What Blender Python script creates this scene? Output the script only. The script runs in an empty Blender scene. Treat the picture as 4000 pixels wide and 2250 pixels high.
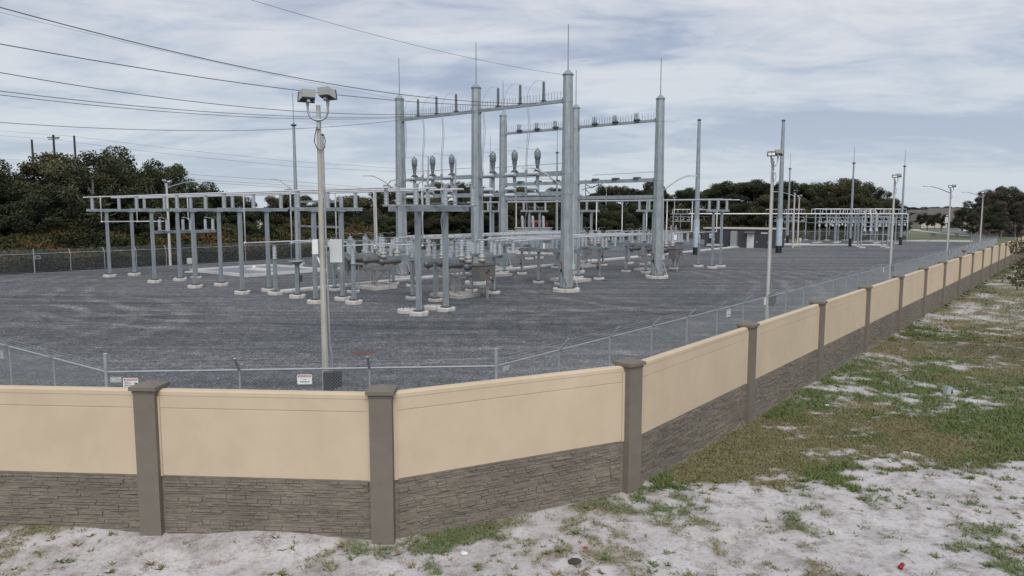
import bpy, math, random
import numpy as np
from mathutils import Vector, Matrix
R = math.radians
random.seed(11)
rng = np.random.default_rng(11)
sc = bpy.context.scene
COL = sc.collection

# ------------------------------------------------------------------ survey helpers (measurements -> metres)
FPX = 2826.0; CAM_H = 5.35; PITCH = math.atan((1125 - 832) / FPX)
CPI, SPI = math.cos(PITCH), math.sin(PITCH)
def G(u, v, z=0.0):
    a = (u - 2000) / FPX; b = (1125 - v) / FPX
    t = (z - CAM_H) / (-SPI + b * CPI)
    return (a * t, (CPI + b * SPI) * t)
def HT(v, y):
    b = (1125 - v) / FPX
    return CAM_H + y * (b * CPI - SPI) / (CPI + b * SPI)
TH = R(51.2)
E1 = (math.cos(TH), math.sin(TH)); E2 = (math.sin(TH), -math.cos(TH))
O = (3.9, 49.4)
def W(a, b, z=0.0):
    return (O[0] + a * E1[0] + b * E2[0], O[1] + a * E1[1] + b * E2[1], z)

# ------------------------------------------------------------------ materials
MATS = {}
def nodes(name):
    m = bpy.data.materials.new(name); m.use_nodes = True
    nt = m.node_tree; nt.nodes.clear()
    out = nt.nodes.new('ShaderNodeOutputMaterial'); bs = nt.nodes.new('ShaderNodeBsdfPrincipled')
    nt.links.new(bs.outputs[0], out.inputs[0])
    return m, nt, bs
def N(nt, typ, **kw):
    n = nt.nodes.new(typ)
    for k, v in kw.items():
        if k.startswith('i_'):
            n.inputs[k[2:].replace('_', ' ')].default_value = v
        else: setattr(n, k, v)
    return n
def ramp(nt, src, stops):
    r = nt.nodes.new('ShaderNodeValToRGB'); el = r.color_ramp.elements
    while len(el) < len(stops): el.new(0.5)
    for e, (p, c) in zip(el, stops):
        e.position = p; e.color = c if len(c) == 4 else (*c, 1)
    nt.links.new(src, r.inputs[0]); return r
def coords(nt, scale=(1, 1, 1), kind='Object'):
    tc = N(nt, 'ShaderNodeTexCoord'); mp = N(nt, 'ShaderNodeMapping'); mp.inputs['Scale'].default_value = scale
    nt.links.new(tc.outputs[kind], mp.inputs[0]); return mp.outputs[0]
def noise(nt, vec, scale, detail=4, rough=.55):
    n = N(nt, 'ShaderNodeTexNoise'); n.inputs['Scale'].default_value = scale
    n.inputs['Detail'].default_value = detail; n.inputs['Roughness'].default_value = rough
    nt.links.new(vec, n.inputs['Vector']); return n
def mixc(nt, fac, a, b, typ='MIX'):
    m = N(nt, 'ShaderNodeMix', data_type='RGBA', blend_type=typ)
    for s, val in ((m.inputs[0], fac), (m.inputs[6], a), (m.inputs[7], b)):
        if isinstance(val, (int, float)): s.default_value = val
        elif isinstance(val, tuple): s.default_value = (*val[:3], 1)
        else: nt.links.new(val, s)
    return m.outputs[2]
def bump(nt, bs, h, strength=.3, dist=.02):
    b = N(nt, 'ShaderNodeBump'); b.inputs['Strength'].default_value = strength; b.inputs['Distance'].default_value = dist
    nt.links.new(h, b.inputs['Height']); nt.links.new(b.outputs[0], bs.inputs['Normal'])
def M(name, c, rough=.6, metal=0.0, var=.18, sc_=3.0, bmp=0.0, bsc=40, stretch=(1, 1, 1), spec=.5, world=False):
    if name in MATS: return MATS[name]
    m, nt, bs = nodes(name)
    v = coords(nt, stretch)
    if world:
        g = N(nt, 'ShaderNodeNewGeometry'); v = g.outputs['Position']
    n = noise(nt, v, sc_, 5)
    lo = tuple(x * (1 - var) for x in c); hi = tuple(min(1, x * (1 + var)) for x in c)
    r = ramp(nt, n.outputs[0], [(.3, lo), (.7, hi)])
    nt.links.new(r.outputs[0], bs.inputs['Base Color'])
    bs.inputs['Roughness'].default_value = rough; bs.inputs['Metallic'].default_value = metal
    bs.inputs['Specular IOR Level'].default_value = spec
    if bmp:
        n2 = noise(nt, v, bsc, 3); bump(nt, bs, n2.outputs[0], bmp, .01)
    MATS[name] = m; return m
def galv():
    m, nt, bs = nodes('galvanised_steel'); v = coords(nt)
    n = noise(nt, v, 1.3, 6, .6); n2 = noise(nt, coords(nt, (6, 6, .5)), 2.5, 4)
    vo = N(nt, 'ShaderNodeTexVoronoi'); vo.inputs['Scale'].default_value = 28; nt.links.new(v, vo.inputs['Vector'])
    a = ramp(nt, n.outputs[0], [(.3, (.20, .235, .255)), (.7, (.33, .37, .39))])
    b = mixc(nt, .35, a.outputs[0], ramp(nt, n2.outputs[0], [(.35, (.15, .18, .195)), (.65, (.40, .44, .455))]).outputs[0])
    c = mixc(nt, .22, b, ramp(nt, vo.outputs['Distance'], [(0, (.3, .3, .3)), (1, (.75, .75, .75))]).outputs[0], 'OVERLAY')
    nt.links.new(c, bs.inputs['Base Color']); bs.inputs['Metallic'].default_value = .25; bs.inputs['Roughness'].default_value = .5
    return m
GALV = galv()
DGALV = M('weathered_steel_base', (.10, .11, .115), .6, .3)
ALU = M('aluminium_tube', (.68, .69, .70), .38, .35, .1, 2)
ALUD = M('dull_aluminium', (.36, .38, .39), .5, .5, .2, 6)
INS = M('insulator_grey', (.44, .475, .505), .3, 0, .08, 6)
INSD = M('insulator_dark', (.13, .15, .165), .35, 0, .1, 6)
BULB = M('bulb_grey', (.15, .18, .195), .38, .1, .12, 3)
TANK = M('breaker_tank_grey', (.14, .145, .145), .5, .2, .2, 4)
CABM = M('cabinet_grey', (.15, .145, .135), .45, .15, .12, 3)
STEELB = M('brushed_steel', (.36, .35, .33), .55, .3, .15, 5)
CONC = M('foundation_concrete', (.47, .45, .42), .9, 0, .28, 3.5, .3, 60)
CONCW = M('trench_concrete', (.56, .56, .55), .9, 0, .1, 2, .2, 60)
POLEC = M('pole_concrete', (.40, .385, .34), .9, 0, .2, 2.5, .3, 50, (3, 3, .6))
POLEW = M('pale_pole_concrete', (.47, .455, .43), .9, 0, .14, 2.5, .3, 50, (3, 3, .6))
WHITE = M('white_paint', (.72, .73, .73), .5, 0, .05)
LGREY = M('light_grey_paint', (.50, .52, .52), .5, 0, .1)
BLACK = M('black_rubber', (.012, .012, .013), .6, 0, .2)
DARKG = M('dark_grey_paint', (.06, .062, .065), .6, 0, .15)
RED = M('red_paint', (.40, .03, .025), .5, 0, .1)
MAROON = M('maroon_bushing', (.15, .022, .02), .35, 0, .2)
WIRE = M('conductor_wire', (.085, .09, .10), .6, .2, .1)
FENCE = M('fence_galvanised', (.33, .36, .38), .5, .15, .12, 8)
MESHW = M('fence_wire', (.26, .285, .30), .6, .2, .1, 8)
WOODP = M('utility_pole_wood', (.05, .042, .036), .9, 0, .2)
WALLTRIM = M('beige_trim', (.50, .46, .39), .8, 0, .1)
BLDG = M('dark_siding', (.042, .045, .052), .6, 0, .15, 1, .2, 30, (8, 8, .3))
GLASSD = M('dark_window_glass', (.02, .022, .025), .1, 0, .1)
COLM = M('column_taupe', (.160, .140, .114), .85, 0, .09, 4, .35, 120)
YELL = M('yellow_paint', (.55, .40, .10), .5, 0, .1)
MATP = M('ground_mat_steel', (.13, .15, .165), .6, .3, .12, 3)
def panel_mat():
    m, nt, bs = nodes('beige_stucco_panel')
    g = N(nt, 'ShaderNodeNewGeometry'); v = g.outputs['Position']
    n1 = noise(nt, v, .7, 5, .6)
    mp = N(nt, 'ShaderNodeMapping'); mp.inputs['Scale'].default_value = (1, 1, .8); nt.links.new(v, mp.inputs[0])
    n2 = noise(nt, mp.outputs[0], 2.2, 6, .65)
    a = ramp(nt, n1.outputs[0], [(.3, (.495, .40, .285)), (.7, (.56, .462, .335))])
    b = ramp(nt, n2.outputs[0], [(.33, (.93, .91, .90)), (.56, (1, 1, 1))])
    c = mixc(nt, .6, a.outputs[0], b.outputs[0], 'MULTIPLY')
    nt.links.new(c, bs.inputs['Base Color']); bs.inputs['Roughness'].default_value = .88
    n3 = noise(nt, v, 60, 3); bump(nt, bs, n3.outputs[0], .25, .006)
    return m
PANEL = panel_mat()
def stone_mat():
    m, nt, bs = nodes('ledgestone'); 
    g = N(nt, 'ShaderNodeNewGeometry'); v = g.outputs['Position']
    n1 = noise(nt, v, 1.1, 5); mp = N(nt, 'ShaderNodeMapping'); mp.inputs['Scale'].default_value = (1, 1, 5); nt.links.new(v, mp.inputs[0])
    n2 = noise(nt, mp.outputs[0], 9, 5, .65)
    a = ramp(nt, n1.outputs[0], [(.3, (.150, .131, .108)), (.7, (.200, .175, .146))])
    b = ramp(nt, n2.outputs[0], [(.3, (.74, .74, .74)), (.75, (1.35, 1.34, 1.32))])
    mq = N(nt, 'ShaderNodeMapping'); mq.inputs['Scale'].default_value = (3.2, 3.2, 14); nt.links.new(v, mq.inputs[0])
    vr = N(nt, 'ShaderNodeTexVoronoi'); vr.inputs['Scale'].default_value = 1; nt.links.new(mq.outputs[0], vr.inputs['Vector'])
    vc = N(nt, 'ShaderNodeSeparateColor'); nt.links.new(vr.outputs['Color'], vc.inputs[0])
    b3 = ramp(nt, vc.outputs[0], [(0, (.86, .86, .87)), (1, (1.14, 1.13, 1.10))])
    sz = N(nt, 'ShaderNodeSeparateXYZ'); nt.links.new(v, sz.inputs[0]); nd = N(nt, 'ShaderNodeMath', operation='MULTIPLY_ADD'); nd.inputs[1].default_value = .45; nt.links.new(n1.outputs[0], nd.inputs[0]); nt.links.new(sz.outputs[2], nd.inputs[2])
    soil = ramp(nt, nd.outputs[0], [(.2, (.6, .6, .6)), (.34, (0, 0, 0))])
    c = mixc(nt, 1, mixc(nt, .9, a.outputs[0], b.outputs[0], 'MULTIPLY'), b3.outputs[0], 'MULTIPLY')
    nt.links.new(mixc(nt, soil.outputs[0], c, (.30, .265, .235)), bs.inputs['Base Color'])
    bs.inputs['Roughness'].default_value = .8; bump(nt, bs, n2.outputs[0], .6, .03)
    return m
STONE = stone_mat()
def gravel_mat():
    m, nt, bs = nodes('dark_gravel')
    g = N(nt, 'ShaderNodeNewGeometry'); v = g.outputs['Position']
    big = noise(nt, v, .065, 5, .6); mid = noise(nt, v, 1.6, 8, .72)
    vo = N(nt, 'ShaderNodeTexVoronoi'); vo.inputs['Scale'].default_value = 24; nt.links.new(v, vo.inputs['Vector'])
    vo2 = N(nt, 'ShaderNodeTexVoronoi'); vo2.inputs['Scale'].default_value = 9; nt.links.new(v, vo2.inputs['Vector'])
    st = ramp(nt, vo.outputs['Color'], [(0, (.024, .027, .031)), (.4, (.095, .103, .111)), (.8, (.170, .180, .190)), (.985, (.46, .47, .48))])
    st2 = ramp(nt, vo2.outputs['Color'], [(.1, (.65, .65, .66)), (.8, (1.3, 1.3, 1.29))])
    c = mixc(nt, .75, st.outputs[0], st2.outputs[0], 'MULTIPLY')
    b = ramp(nt, big.outputs[0], [(.36, (.84, .85, .87)), (.62, (1.27, 1.23, 1.19))])
    c = mixc(nt, 1, c, b.outputs[0], 'MULTIPLY')
    b2 = ramp(nt, mid.outputs[0], [(.36, (.70, .70, .71)), (.64, (1.28, 1.28, 1.28))])
    c = mixc(nt, 1, c, b2.outputs[0], 'MULTIPLY')
    # worn wheel tracks: long curved sweeps along the yard
    nn = noise(nt, v, .15, 3); ad = N(nt, 'ShaderNodeVectorMath', operation='MULTIPLY_ADD'); ad.inputs[1].default_value = (3, 3, 0)
    nt.links.new(nn.outputs['Color'], ad.inputs[0]); nt.links.new(v, ad.inputs[2])
    mp = N(nt, 'ShaderNodeMapping'); mp.inputs['Rotation'].default_value = (0, 0, -R(28)); nt.links.new(v, mp.inputs[0])
    mp.inputs['Scale'].default_value = (.03, .5, 1)
    wn = noise(nt, mp.outputs[0], 1.1, 6, .65); wn.inputs['Distortion'].default_value = 1.1
    t = ramp(nt, wn.outputs[0], [(.36, (.62, .62, .64)), (.48, (1, 1, 1)), (.62, (1.5, 1.42, 1.38))])
    # ring shaped turning tracks in front of the switch stand
    sx = N(nt, 'ShaderNodeVectorMath', operation='DISTANCE'); sx.inputs[1].default_value = (7.5, 36.5, 0)
    nt.links.new(ad.outputs[0], sx.inputs[0])
    sn = N(nt, 'ShaderNodeMath', operation='MULTIPLY'); sn.inputs[1].default_value = 2.6; nt.links.new(sx.outputs['Value'], sn.inputs[0])
    si = N(nt, 'ShaderNodeMath', operation='SINE'); nt.links.new(sn.outputs[0], si.inputs[0])
    rg = ramp(nt, si.outputs[0], [(0, (.92, .92, .92)), (.6, (1.04, 1.03, 1.0)), (1, (1.2, 1.15, 1.12))])
    fall = ramp(nt, sx.outputs['Value'], [(0, (0, 0, 0)), (1, (0, 0, 0))])
    fm = N(nt, 'ShaderNodeMapRange'); fm.inputs['From Min'].default_value = 14; fm.inputs['From Max'].default_value = 7
    nt.links.new(sx.outputs['Value'], fm.inputs['Value'])
    nt.nodes.remove(fall)
    c = mixc(nt, .85, c, t.outputs[0], 'MULTIPLY')
    def sweep(center, r0, r1, freq, amp):   # compacted wheel tracks along a turning circle
        nonlocal c
        dd = N(nt, 'ShaderNodeVectorMath', operation='DISTANCE'); dd.inputs[1].default_value = center; nt.links.new(ad.outputs[0], dd.inputs[0])
        mu = N(nt, 'ShaderNodeMath', operation='MULTIPLY'); mu.inputs[1].default_value = freq; nt.links.new(dd.outputs['Value'], mu.inputs[0])
        sn_ = N(nt, 'ShaderNodeMath', operation='SINE'); nt.links.new(mu.outputs[0], sn_.inputs[0])
        band = ramp(nt, sn_.outputs[0], [(0, (.80, .80, .81)), (.5, (1, 1, 1)), (1, (1.30, 1.25, 1.22))])
        a1 = N(nt, 'ShaderNodeMapRange'); a1.inputs['From Min'].default_value = r0; a1.inputs['From Max'].default_value = r0 + 2; nt.links.new(dd.outputs['Value'], a1.inputs['Value'])
        a2 = N(nt, 'ShaderNodeMapRange'); a2.inputs['From Min'].default_value = r1; a2.inputs['From Max'].default_value = r1 - 3; nt.links.new(dd.outputs['Value'], a2.inputs['Value'])
        pr = N(nt, 'ShaderNodeMath', operation='MULTIPLY'); nt.links.new(a1.outputs[0], pr.inputs[0]); nt.links.new(a2.outputs[0], pr.inputs[1])
        gate = ramp(nt, big.outputs[0], [(.42, (.15, .15, .15)), (.58, (1, 1, 1))]); pg = N(nt, 'ShaderNodeMath', operation='MULTIPLY'); nt.links.new(pr.outputs[0], pg.inputs[0]); nt.links.new(gate.outputs[0], pg.inputs[1])
        pa = N(nt, 'ShaderNodeMath', operation='MULTIPLY'); pa.inputs[1].default_value = amp; nt.links.new(pg.outputs[0], pa.inputs[0])
        c = mixc(nt, pa.outputs[0], c, mixc(nt, 1, c, band.outputs[0], 'MULTIPLY'))
    sweep((-6, 62, 0), 22, 40, 2.9, .9); sweep((26, 58, 0), 20, 34, 2.4, .9); sweep((-30, 34, 0), 6, 19, 2.6, .8); sweep((12, 30, 0), 3, 9, 3.2, .7)
    c2 = mixc(nt, 1, c, rg.outputs[0], 'MULTIPLY')
    c = mixc(nt, fm.outputs[0], c, c2)
    nt.links.new(c, bs.inputs['Base Color']); bs.inputs['Roughness'].default_value = .9
    bump(nt, bs, vo.outputs['Distance'], 1.0, .06)
    return m
GRAVEL = gravel_mat()
def sand_mat():
    m, nt, bs = nodes('sand_and_turf')
    g = N(nt, 'ShaderNodeNewGeometry'); v = g.outputs['Position']
    at = N(nt, 'ShaderNodeVertexColor', layer_name='cover')
    sep = N(nt, 'ShaderNodeSeparateColor'); nt.links.new(at.outputs[0], sep.inputs[0])
    n1 = noise(nt, v, .8, 6, .6); n2 = noise(nt, v, 14, 6, .7); n3 = noise(nt, v, 2.6, 6, .7); n4 = noise(nt, v, 45, 3, .7)
    sand = ramp(nt, n1.outputs[0], [(.3, (.40, .375, .37)), (.7, (.565, .54, .535))])
    sand = mixc(nt, 1, sand.outputs[0], ramp(nt, n2.outputs[0], [(.3, (.66, .65, .64)), (.52, (1, 1, 1)), (.8, (1.08, 1.08, 1.08))]).outputs[0], 'MULTIPLY')
    deb = ramp(nt, n3.outputs[0], [(.50, (0, 0, 0)), (.60, (1, 1, 1))])
    sp = ramp(nt, n4.outputs[0], [(.46, (0, 0, 0)), (.56, (1, 1, 1))])
    dm = N(nt, 'ShaderNodeMath', operation='MULTIPLY'); nt.links.new(deb.outputs[0], dm.inputs[0]); nt.links.new(sp.outputs[0], dm.inputs[1])
    sand = mixc(nt, dm.outputs[0], sand, (.19, .16, .14))
    leaf = noise(nt, v, 1.3, 7, .75)
    sand = mixc(nt, ramp(nt, leaf.outputs[0], [(.47, (0, 0, 0)), (.64, (.5, .5, .5))]).outputs[0], sand, (.235, .205, .185))
    g1 = ramp(nt, n2.outputs[0], [(.3, (.065, .06, .026)), (.5, (.13, .115, .05)), (.7, (.27, .22, .12))])
    g2 = ramp(nt, n2.outputs[0], [(.3, (.04, .055, .02)), (.6, (.085, .115, .04)), (.8, (.15, .15, .06))])
    turf = mixc(nt, sep.outputs[1], g1.outputs[0], g2.outputs[0])
    mm = N(nt, 'ShaderNodeMath', operation='ADD'); nt.links.new(sep.outputs[0], mm.inputs[0])
    nz = N(nt, 'ShaderNodeMath', operation='MULTIPLY_ADD'); nz.inputs[1].default_value = 1.1; nz.inputs[2].default_value = -.55
    nt.links.new(n2.outputs[0], nz.inputs[0]); nt.links.new(nz.outputs[0], mm.inputs[1])
    f = ramp(nt, mm.outputs[0], [(.38, (0, 0, 0)), (.72, (.92, .92, .92))])
    nt.links.new(mixc(nt, f.outputs[0], sand, turf), bs.inputs['Base Color'])
    bs.inputs['Roughness'].default_value = .95
    bump(nt, bs, n2.outputs[0], .6, .03)
    return m
SAND = sand_mat()
def foliage_mat(name, stops, rough=.75):
    m, nt, bs = nodes(name)
    at = N(nt, 'ShaderNodeAttribute', attribute_name='tint')
    oi = N(nt, 'ShaderNodeObjectInfo')
    r = ramp(nt, at.outputs['Fac'], stops)
    hsv = N(nt, 'ShaderNodeHueSaturation')
    mr = N(nt, 'ShaderNodeMapRange'); mr.inputs['To Min'].default_value = .75; mr.inputs['To Max'].default_value = 1.25
    nt.links.new(oi.outputs['Random'], mr.inputs['Value']); nt.links.new(mr.outputs[0], hsv.inputs['Value'])
    nt.links.new(r.outputs[0], hsv.inputs['Color'])
    nt.links.new(hsv.outputs[0], bs.inputs['Base Color'])
    bs.inputs['Roughness'].default_value = rough
    bs.inputs['Specular IOR Level'].default_value = .25
    return m
F_DARK = foliage_mat('dark_evergreen_leaves', [(0, (.012, .016, .010)), (.5, (.034, .043, .020)), (.85, (.062, .072, .032)), (1, (.10, .10, .05))])
F_OLIVE = foliage_mat('olive_leaves', [(0, (.020, .020, .010)), (.5, (.048, .049, .022)), (1, (.11, .095, .042))])
F_RUST = foliage_mat('rusty_twigs', [(0, (.032, .029, .026)), (.5, (.075, .064, .055)), (.85, (.12, .092, .076)), (1, (.19, .075, .05))])
F_BRAM = foliage_mat('bramble_leaves', [(0, (.012, .014, .007)), (.4, (.040, .044, .016)), (.7, (.072, .064, .025)), (.92, (.10, .064, .028)), (1, (.115, .05, .024))])
F_PALE = foliage_mat('pale_green_leaves', [(0, (.022, .026, .014)), (.5, (.055, .062, .030)), (1, (.12, .12, .06))])
F_GRASS = foliage_mat('grass_blades', [(0, (.12, .09, .05)), (.35, (.22, .175, .085)), (.55, (.115, .125, .042)), (1, (.075, .155, .038))])
BARK = M('bark', (.05, .042, .035), .95, 0, .3, 6)
BARKP = M('pale_bark', (.17, .15, .13), .95, 0, .3, 6)

# ------------------------------------------------------------------ mesh builder
class MB:
    def __init__(s): s.v = []; s.f = []; s.sm = []
    def add(s, vs, fs, smooth=False):
        o = len(s.v); s.v += [tuple(x) for x in vs]; s.f += [tuple(i + o for i in f) for f in fs]; s.sm += [smooth] * len(fs)
    def box(s, c, d, rot=None):
        x, y, z = (k / 2 for k in d); P = [Vector((i * x, j * y, k * z)) for k in (-1, 1) for j in (-1, 1) for i in (-1, 1)]
        if rot is not None: P = [rot @ p for p in P]
        c = Vector(c)
        s.add([c + p for p in P], [(0, 2, 3, 1), (4, 5, 7, 6), (0, 1, 5, 4), (2, 6, 7, 3), (0, 4, 6, 2), (1, 3, 7, 5)]); return s
    def lathe(s, prof, n=12, p=(0, 0, 0), ax=(0, 0, 1), smooth=True, ph=0.0, sx=1.0):
        q = Vector((0, 0, 1)).rotation_difference(Vector(ax).normalized()).to_matrix(); p = Vector(p); vs = []
        for r, z in prof:
            for i in range(n):
                t = 2 * math.pi * i / n + ph; vs.append(p + q @ Vector((r * math.cos(t) * sx, r * math.sin(t), z)))
        fs = [(k * n + i, k * n + (i + 1) % n, (k + 1) * n + (i + 1) % n, (k + 1) * n + i) for k in range(len(prof) - 1) for i in range(n)]
        s.add(vs, fs, smooth)
        m = len(prof) - 1
        s.add([vs[i] for i in range(n)], [tuple(range(n - 1, -1, -1))]); s.add([vs[m * n + i] for i in range(n)], [tuple(range(n))]); return s
    def cyl(s, a, b, r0, r1=None, n=10, smooth=True, ph=0.0):
        a = Vector(a); b = Vector(b); return s.lathe([(r0, 0), (r0 if r1 is None else r1, (b - a).length)], n, a, b - a, smooth, ph)
    def sq(s, a, b, w):  # square tube of side w, upright in local axes
        a = Vector(a); b = Vector(b); return s.lathe([(w * .7071, 0), (w * .7071, (b - a).length)], 4, a, b - a, False, math.pi / 4)
    def beam(s, a, b, w, h):
        a = Vector(a); b = Vector(b); d = (b - a); L = d.length; d.normalize()
        side = d.cross(Vector((0, 0, 1)));
        if side.length < 1e-4: side = Vector((1, 0, 0))
        side.normalize(); up = side.cross(d)
        rot = Matrix((d, side, up)).transposed()
        return s.box((a + b) / 2, (L, w, h), rot)
    def tube(s, pts, r, n=6, closed=False):
        pts = [Vector(p) for p in pts]; rings = []; up = None
        rr = r if isinstance(r, (list, tuple)) else [r] * len(pts)
        for i, p in enumerate(pts):
            t = (pts[min(i + 1, len(pts) - 1)] - pts[max(i - 1, 0)]).normalized()
            if up is None: up = Vector((0, 0, 1)) if abs(t.z) < .9 else Vector((1, 0, 0))
            sd = t.cross(up).normalized(); up = sd.cross(t).normalized()
            rings += [p + (sd * math.cos(2 * math.pi * k / n) + up * math.sin(2 * math.pi * k / n)) * rr[i] for k in range(n)]
        m = len(pts)
        fs = [(k * n + i, k * n + (i + 1) % n, (k + 1) * n + (i + 1) % n, (k + 1) * n + i) for k in range(m - 1) for i in range(n)]
        s.add(rings, fs, True)
        s.add(rings[:n], [tuple(range(n - 1, -1, -1))]); s.add(rings[-n:], [tuple(range(n))]); return s
    def ball(s, c, r, n=10, sz=1.0):
        k = max(4, n // 2)
        return s.lathe([(max(.002, r * math.sin(math.pi * i / k)), -r * sz * math.cos(math.pi * i / k)) for i in range(k + 1)], n, c)
    def mesh(s, name, mat):
        me = bpy.data.meshes.new(name); me.from_pydata(s.v, [], s.f)
        me.polygons.foreach_set('use_smooth', s.sm); me.materials.append(mat); me.update(); return me
    def build(s, name, mat, parent=None, loc=(0, 0, 0), rz=0):
        return put(name, s.mesh(name, mat), parent, loc, rz)
def put(name, me, parent=None, loc=(0, 0, 0), rz=0, scale=None):
    o = bpy.data.objects.new(name, me); COL.objects.link(o); o.parent = parent; o.location = loc
    o.rotation_euler = (0, 0, rz) if not isinstance(rz, tuple) else rz
    if scale is not None: o.scale = scale if isinstance(scale, tuple) else (scale,) * 3
    return o
def tag(o, label, cat, group=None):
    o['label'] = label; o['category'] = cat
    if group: o['group'] = group
    return o
def thing(name, label, cat, loc=(0, 0, 0), rz=0, group=None):
    o = bpy.data.objects.new(name, None); COL.objects.link(o); o.location = loc; o.rotation_euler = (0, 0, rz)
    o.empty_display_size = .3
    return tag(o, label, cat, group)
def copy_tree(o, parent=None):
    c = o.copy(); COL.objects.link(c); c.parent = parent
    for ch in [x for x in KIDS.get(o.name, [])]: copy_tree(ch, c)
    return c
KIDS = {}
def index_kids():
    KIDS.clear()
    for o in COL.objects:
        if o.parent: KIDS.setdefault(o.parent.name, []).append(o)
def dup(root, loc, rz, label, group=None):
    KIDS.clear()
    kids = list(root.children)
    for k in kids: KIDS[k.name] = list(k.children)
    KIDS[root.name] = kids
    c = copy_tree(root); c.location = loc; c.rotation_euler = (0, 0, rz); c['label'] = label
    if group: c['group'] = group
    return c

# insulator meshes (1 m tall, shared)
def ins_mesh(name, mat, r0, r1, sheds, n=10):
    pr = [(r0 * 1.25, 0), (r0 * 1.25, .05), (r0, .055)]
    for i in range(sheds):
        z = .06 + .88 * i / sheds; d = .88 / sheds
        pr += [(r0, z), (r1, z + d * .35), (r1 * .96, z + d * .5), (r0, z + d * .75)]
    pr += [(r0, .945), (r0 * 1.25, .95), (r0 * 1.25, 1.0)]
    return MB().lathe(pr, n).mesh(name, mat)
INS_M = ins_mesh('insulator', INS, .095, .15, 11)
INS_S = ins_mesh('insulator', INS, .09, .135, 8, 10)
INS_DK = ins_mesh('dark_insulator', INSD, .07, .115, 12, 8)
def pad_mesh(r, h):
    return MB().lathe([(r, -.2), (r, h - .03), (r - .03, h), (.01, h)], 22, smooth=False).mesh('foundation', CONC)
PAD_S = pad_mesh(.45, .16); PAD_M = pad_mesh(.52, .2); PAD_L = pad_mesh(.95, .22)
def base_plate(w, z):
    b = MB(); b.box((0, 0, z + .05), (w * 1.9, w * 1.9, .035))
    for i in (-1, 1):
        for j in (-1, 1): b.cyl((i * w * .8, j * w * .8, z - .02), (i * w * .8, j * w * .8, z + .1), .018, n=6)
    return b.mesh('base_plate', DGALV)
BP_M = base_plate(.24, .2); BP_S = base_plate(.22, .16)

# ------------------------------------------------------------------ perimeter wall
WCOL = [(-9.8, 11.9), (-5.94, 11.62), (-2.08, 11.34), (2.22, 13.48)]
p = WCOL[-1]
for i in range(1, 20): WCOL.append((p[0] + 6.0 * i * E1[0], p[1] + 6.0 * i * E1[1]))
wall = thing('perimeter_wall', 'tan precast wall with taupe columns and stacked stone base, bending past the sand in front', 'wall')
colb = MB(); colb.box((0, 0, 1.15), (.36, .36, 2.7)); col_me = colb.mesh('wall_column', COLM)
cb = MB(); cb.box((0, 0, 2.475), (.38, .38, .05)); cb.box((0, 0, 2.53), (.45, .45, .06))
cb.add([(-.225, -.225, 2.56), (.225, -.225, 2.56), (.225, .225, 2.56), (-.225, .225, 2.56), (-.03, -.03, 2.625), (.03, -.03, 2.625), (.03, .03, 2.625), (-.03, .03, 2.625)],
       [(0, 1, 5, 4), (1, 2, 6, 5), (2, 3, 7, 6), (3, 0, 4, 7), (4, 5, 6, 7)])
cap_me = cb.mesh('column_cap', COLM)
def wpanel(L):
    b = MB(); h = L / 2; t = .075
    # body with a shallow groove (two faces set back) and rounded coping
    prof = [(-t, 1.06), (-t, 2.175), (-t + .012, 2.18), (-t + .012, 2.192), (-t, 2.197), (-t, 2.39), (-t - .006, 2.40), (-t - .006, 2.462), (-t + .01, 2.488), (0, 2.495),
            (t - .01, 2.488), (t + .006, 2.462), (t + .006, 2.40), (t, 2.39), (t, 1.06)]
    n = len(prof); vs = [(-h, y, z) for y, z in prof] + [(h, y, z) for y, z in prof]
    fs = [(i, (i + 1) % n, n + (i + 1) % n, n + i) for i in range(n)] + [tuple(range(n - 1, -1, -1)), tuple(range(n, 2 * n))]
    b.add(vs, [f[::-1] for f in fs]); 
    for s in (-1, 1): b.box((s * (h - .03), 0, 1.72), (.06, .20, 1.34))
    return b.mesh('wall_panel', PANEL)
def spanel(L, seed):
    r = random.Random(seed); b = MB(); b.box((0, 0, .49), (L, .148, 1.08)); b.box((0, -.002, 1.045), (L, .16, .03))
    for sd in (-1, 1):
        z = -.05
        while z < 1.0:
            hh = min(r.choice((.032, .042, .052, .066)), 1.03 - z); x = -L / 2 + .07
            while x < L / 2 - .07:
                l = min(r.uniform(.10, .42), L / 2 - .07 - x); d = r.uniform(.012, .042)
                if l > .02:
                    jz = r.uniform(-.006, .006)
                    x0, x1, z0, z1 = x + .0015, x + l - .0015, z + .0015, z + hh - .0015
                    y0 = sd * .06; y1 = sd * (.065 + d); y2 = sd * (.065 + d * r.uniform(.5, 1))
                    vs = [(x0, y0, z0), (x1, y0, z0), (x1, y0, z1), (x0, y0, z1), (x0 + .006, y1, z0 + .004), (x1 - .006, y2, z0 + .004 + jz), (x1 - .006, y2, z1 - .008), (x0 + .006, y1, z1 - .008)]
                    fs = [(0, 1, 5, 4), (1, 2, 6, 5), (2, 3, 7, 6), (3, 0, 4, 7), (4, 5, 6, 7)]
                    b.add(vs, fs if sd < 0 else [f[::-1] for f in fs])
                x += l
            z += hh
    return b.mesh('stone_base', STONE)
pcache = {}
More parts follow.
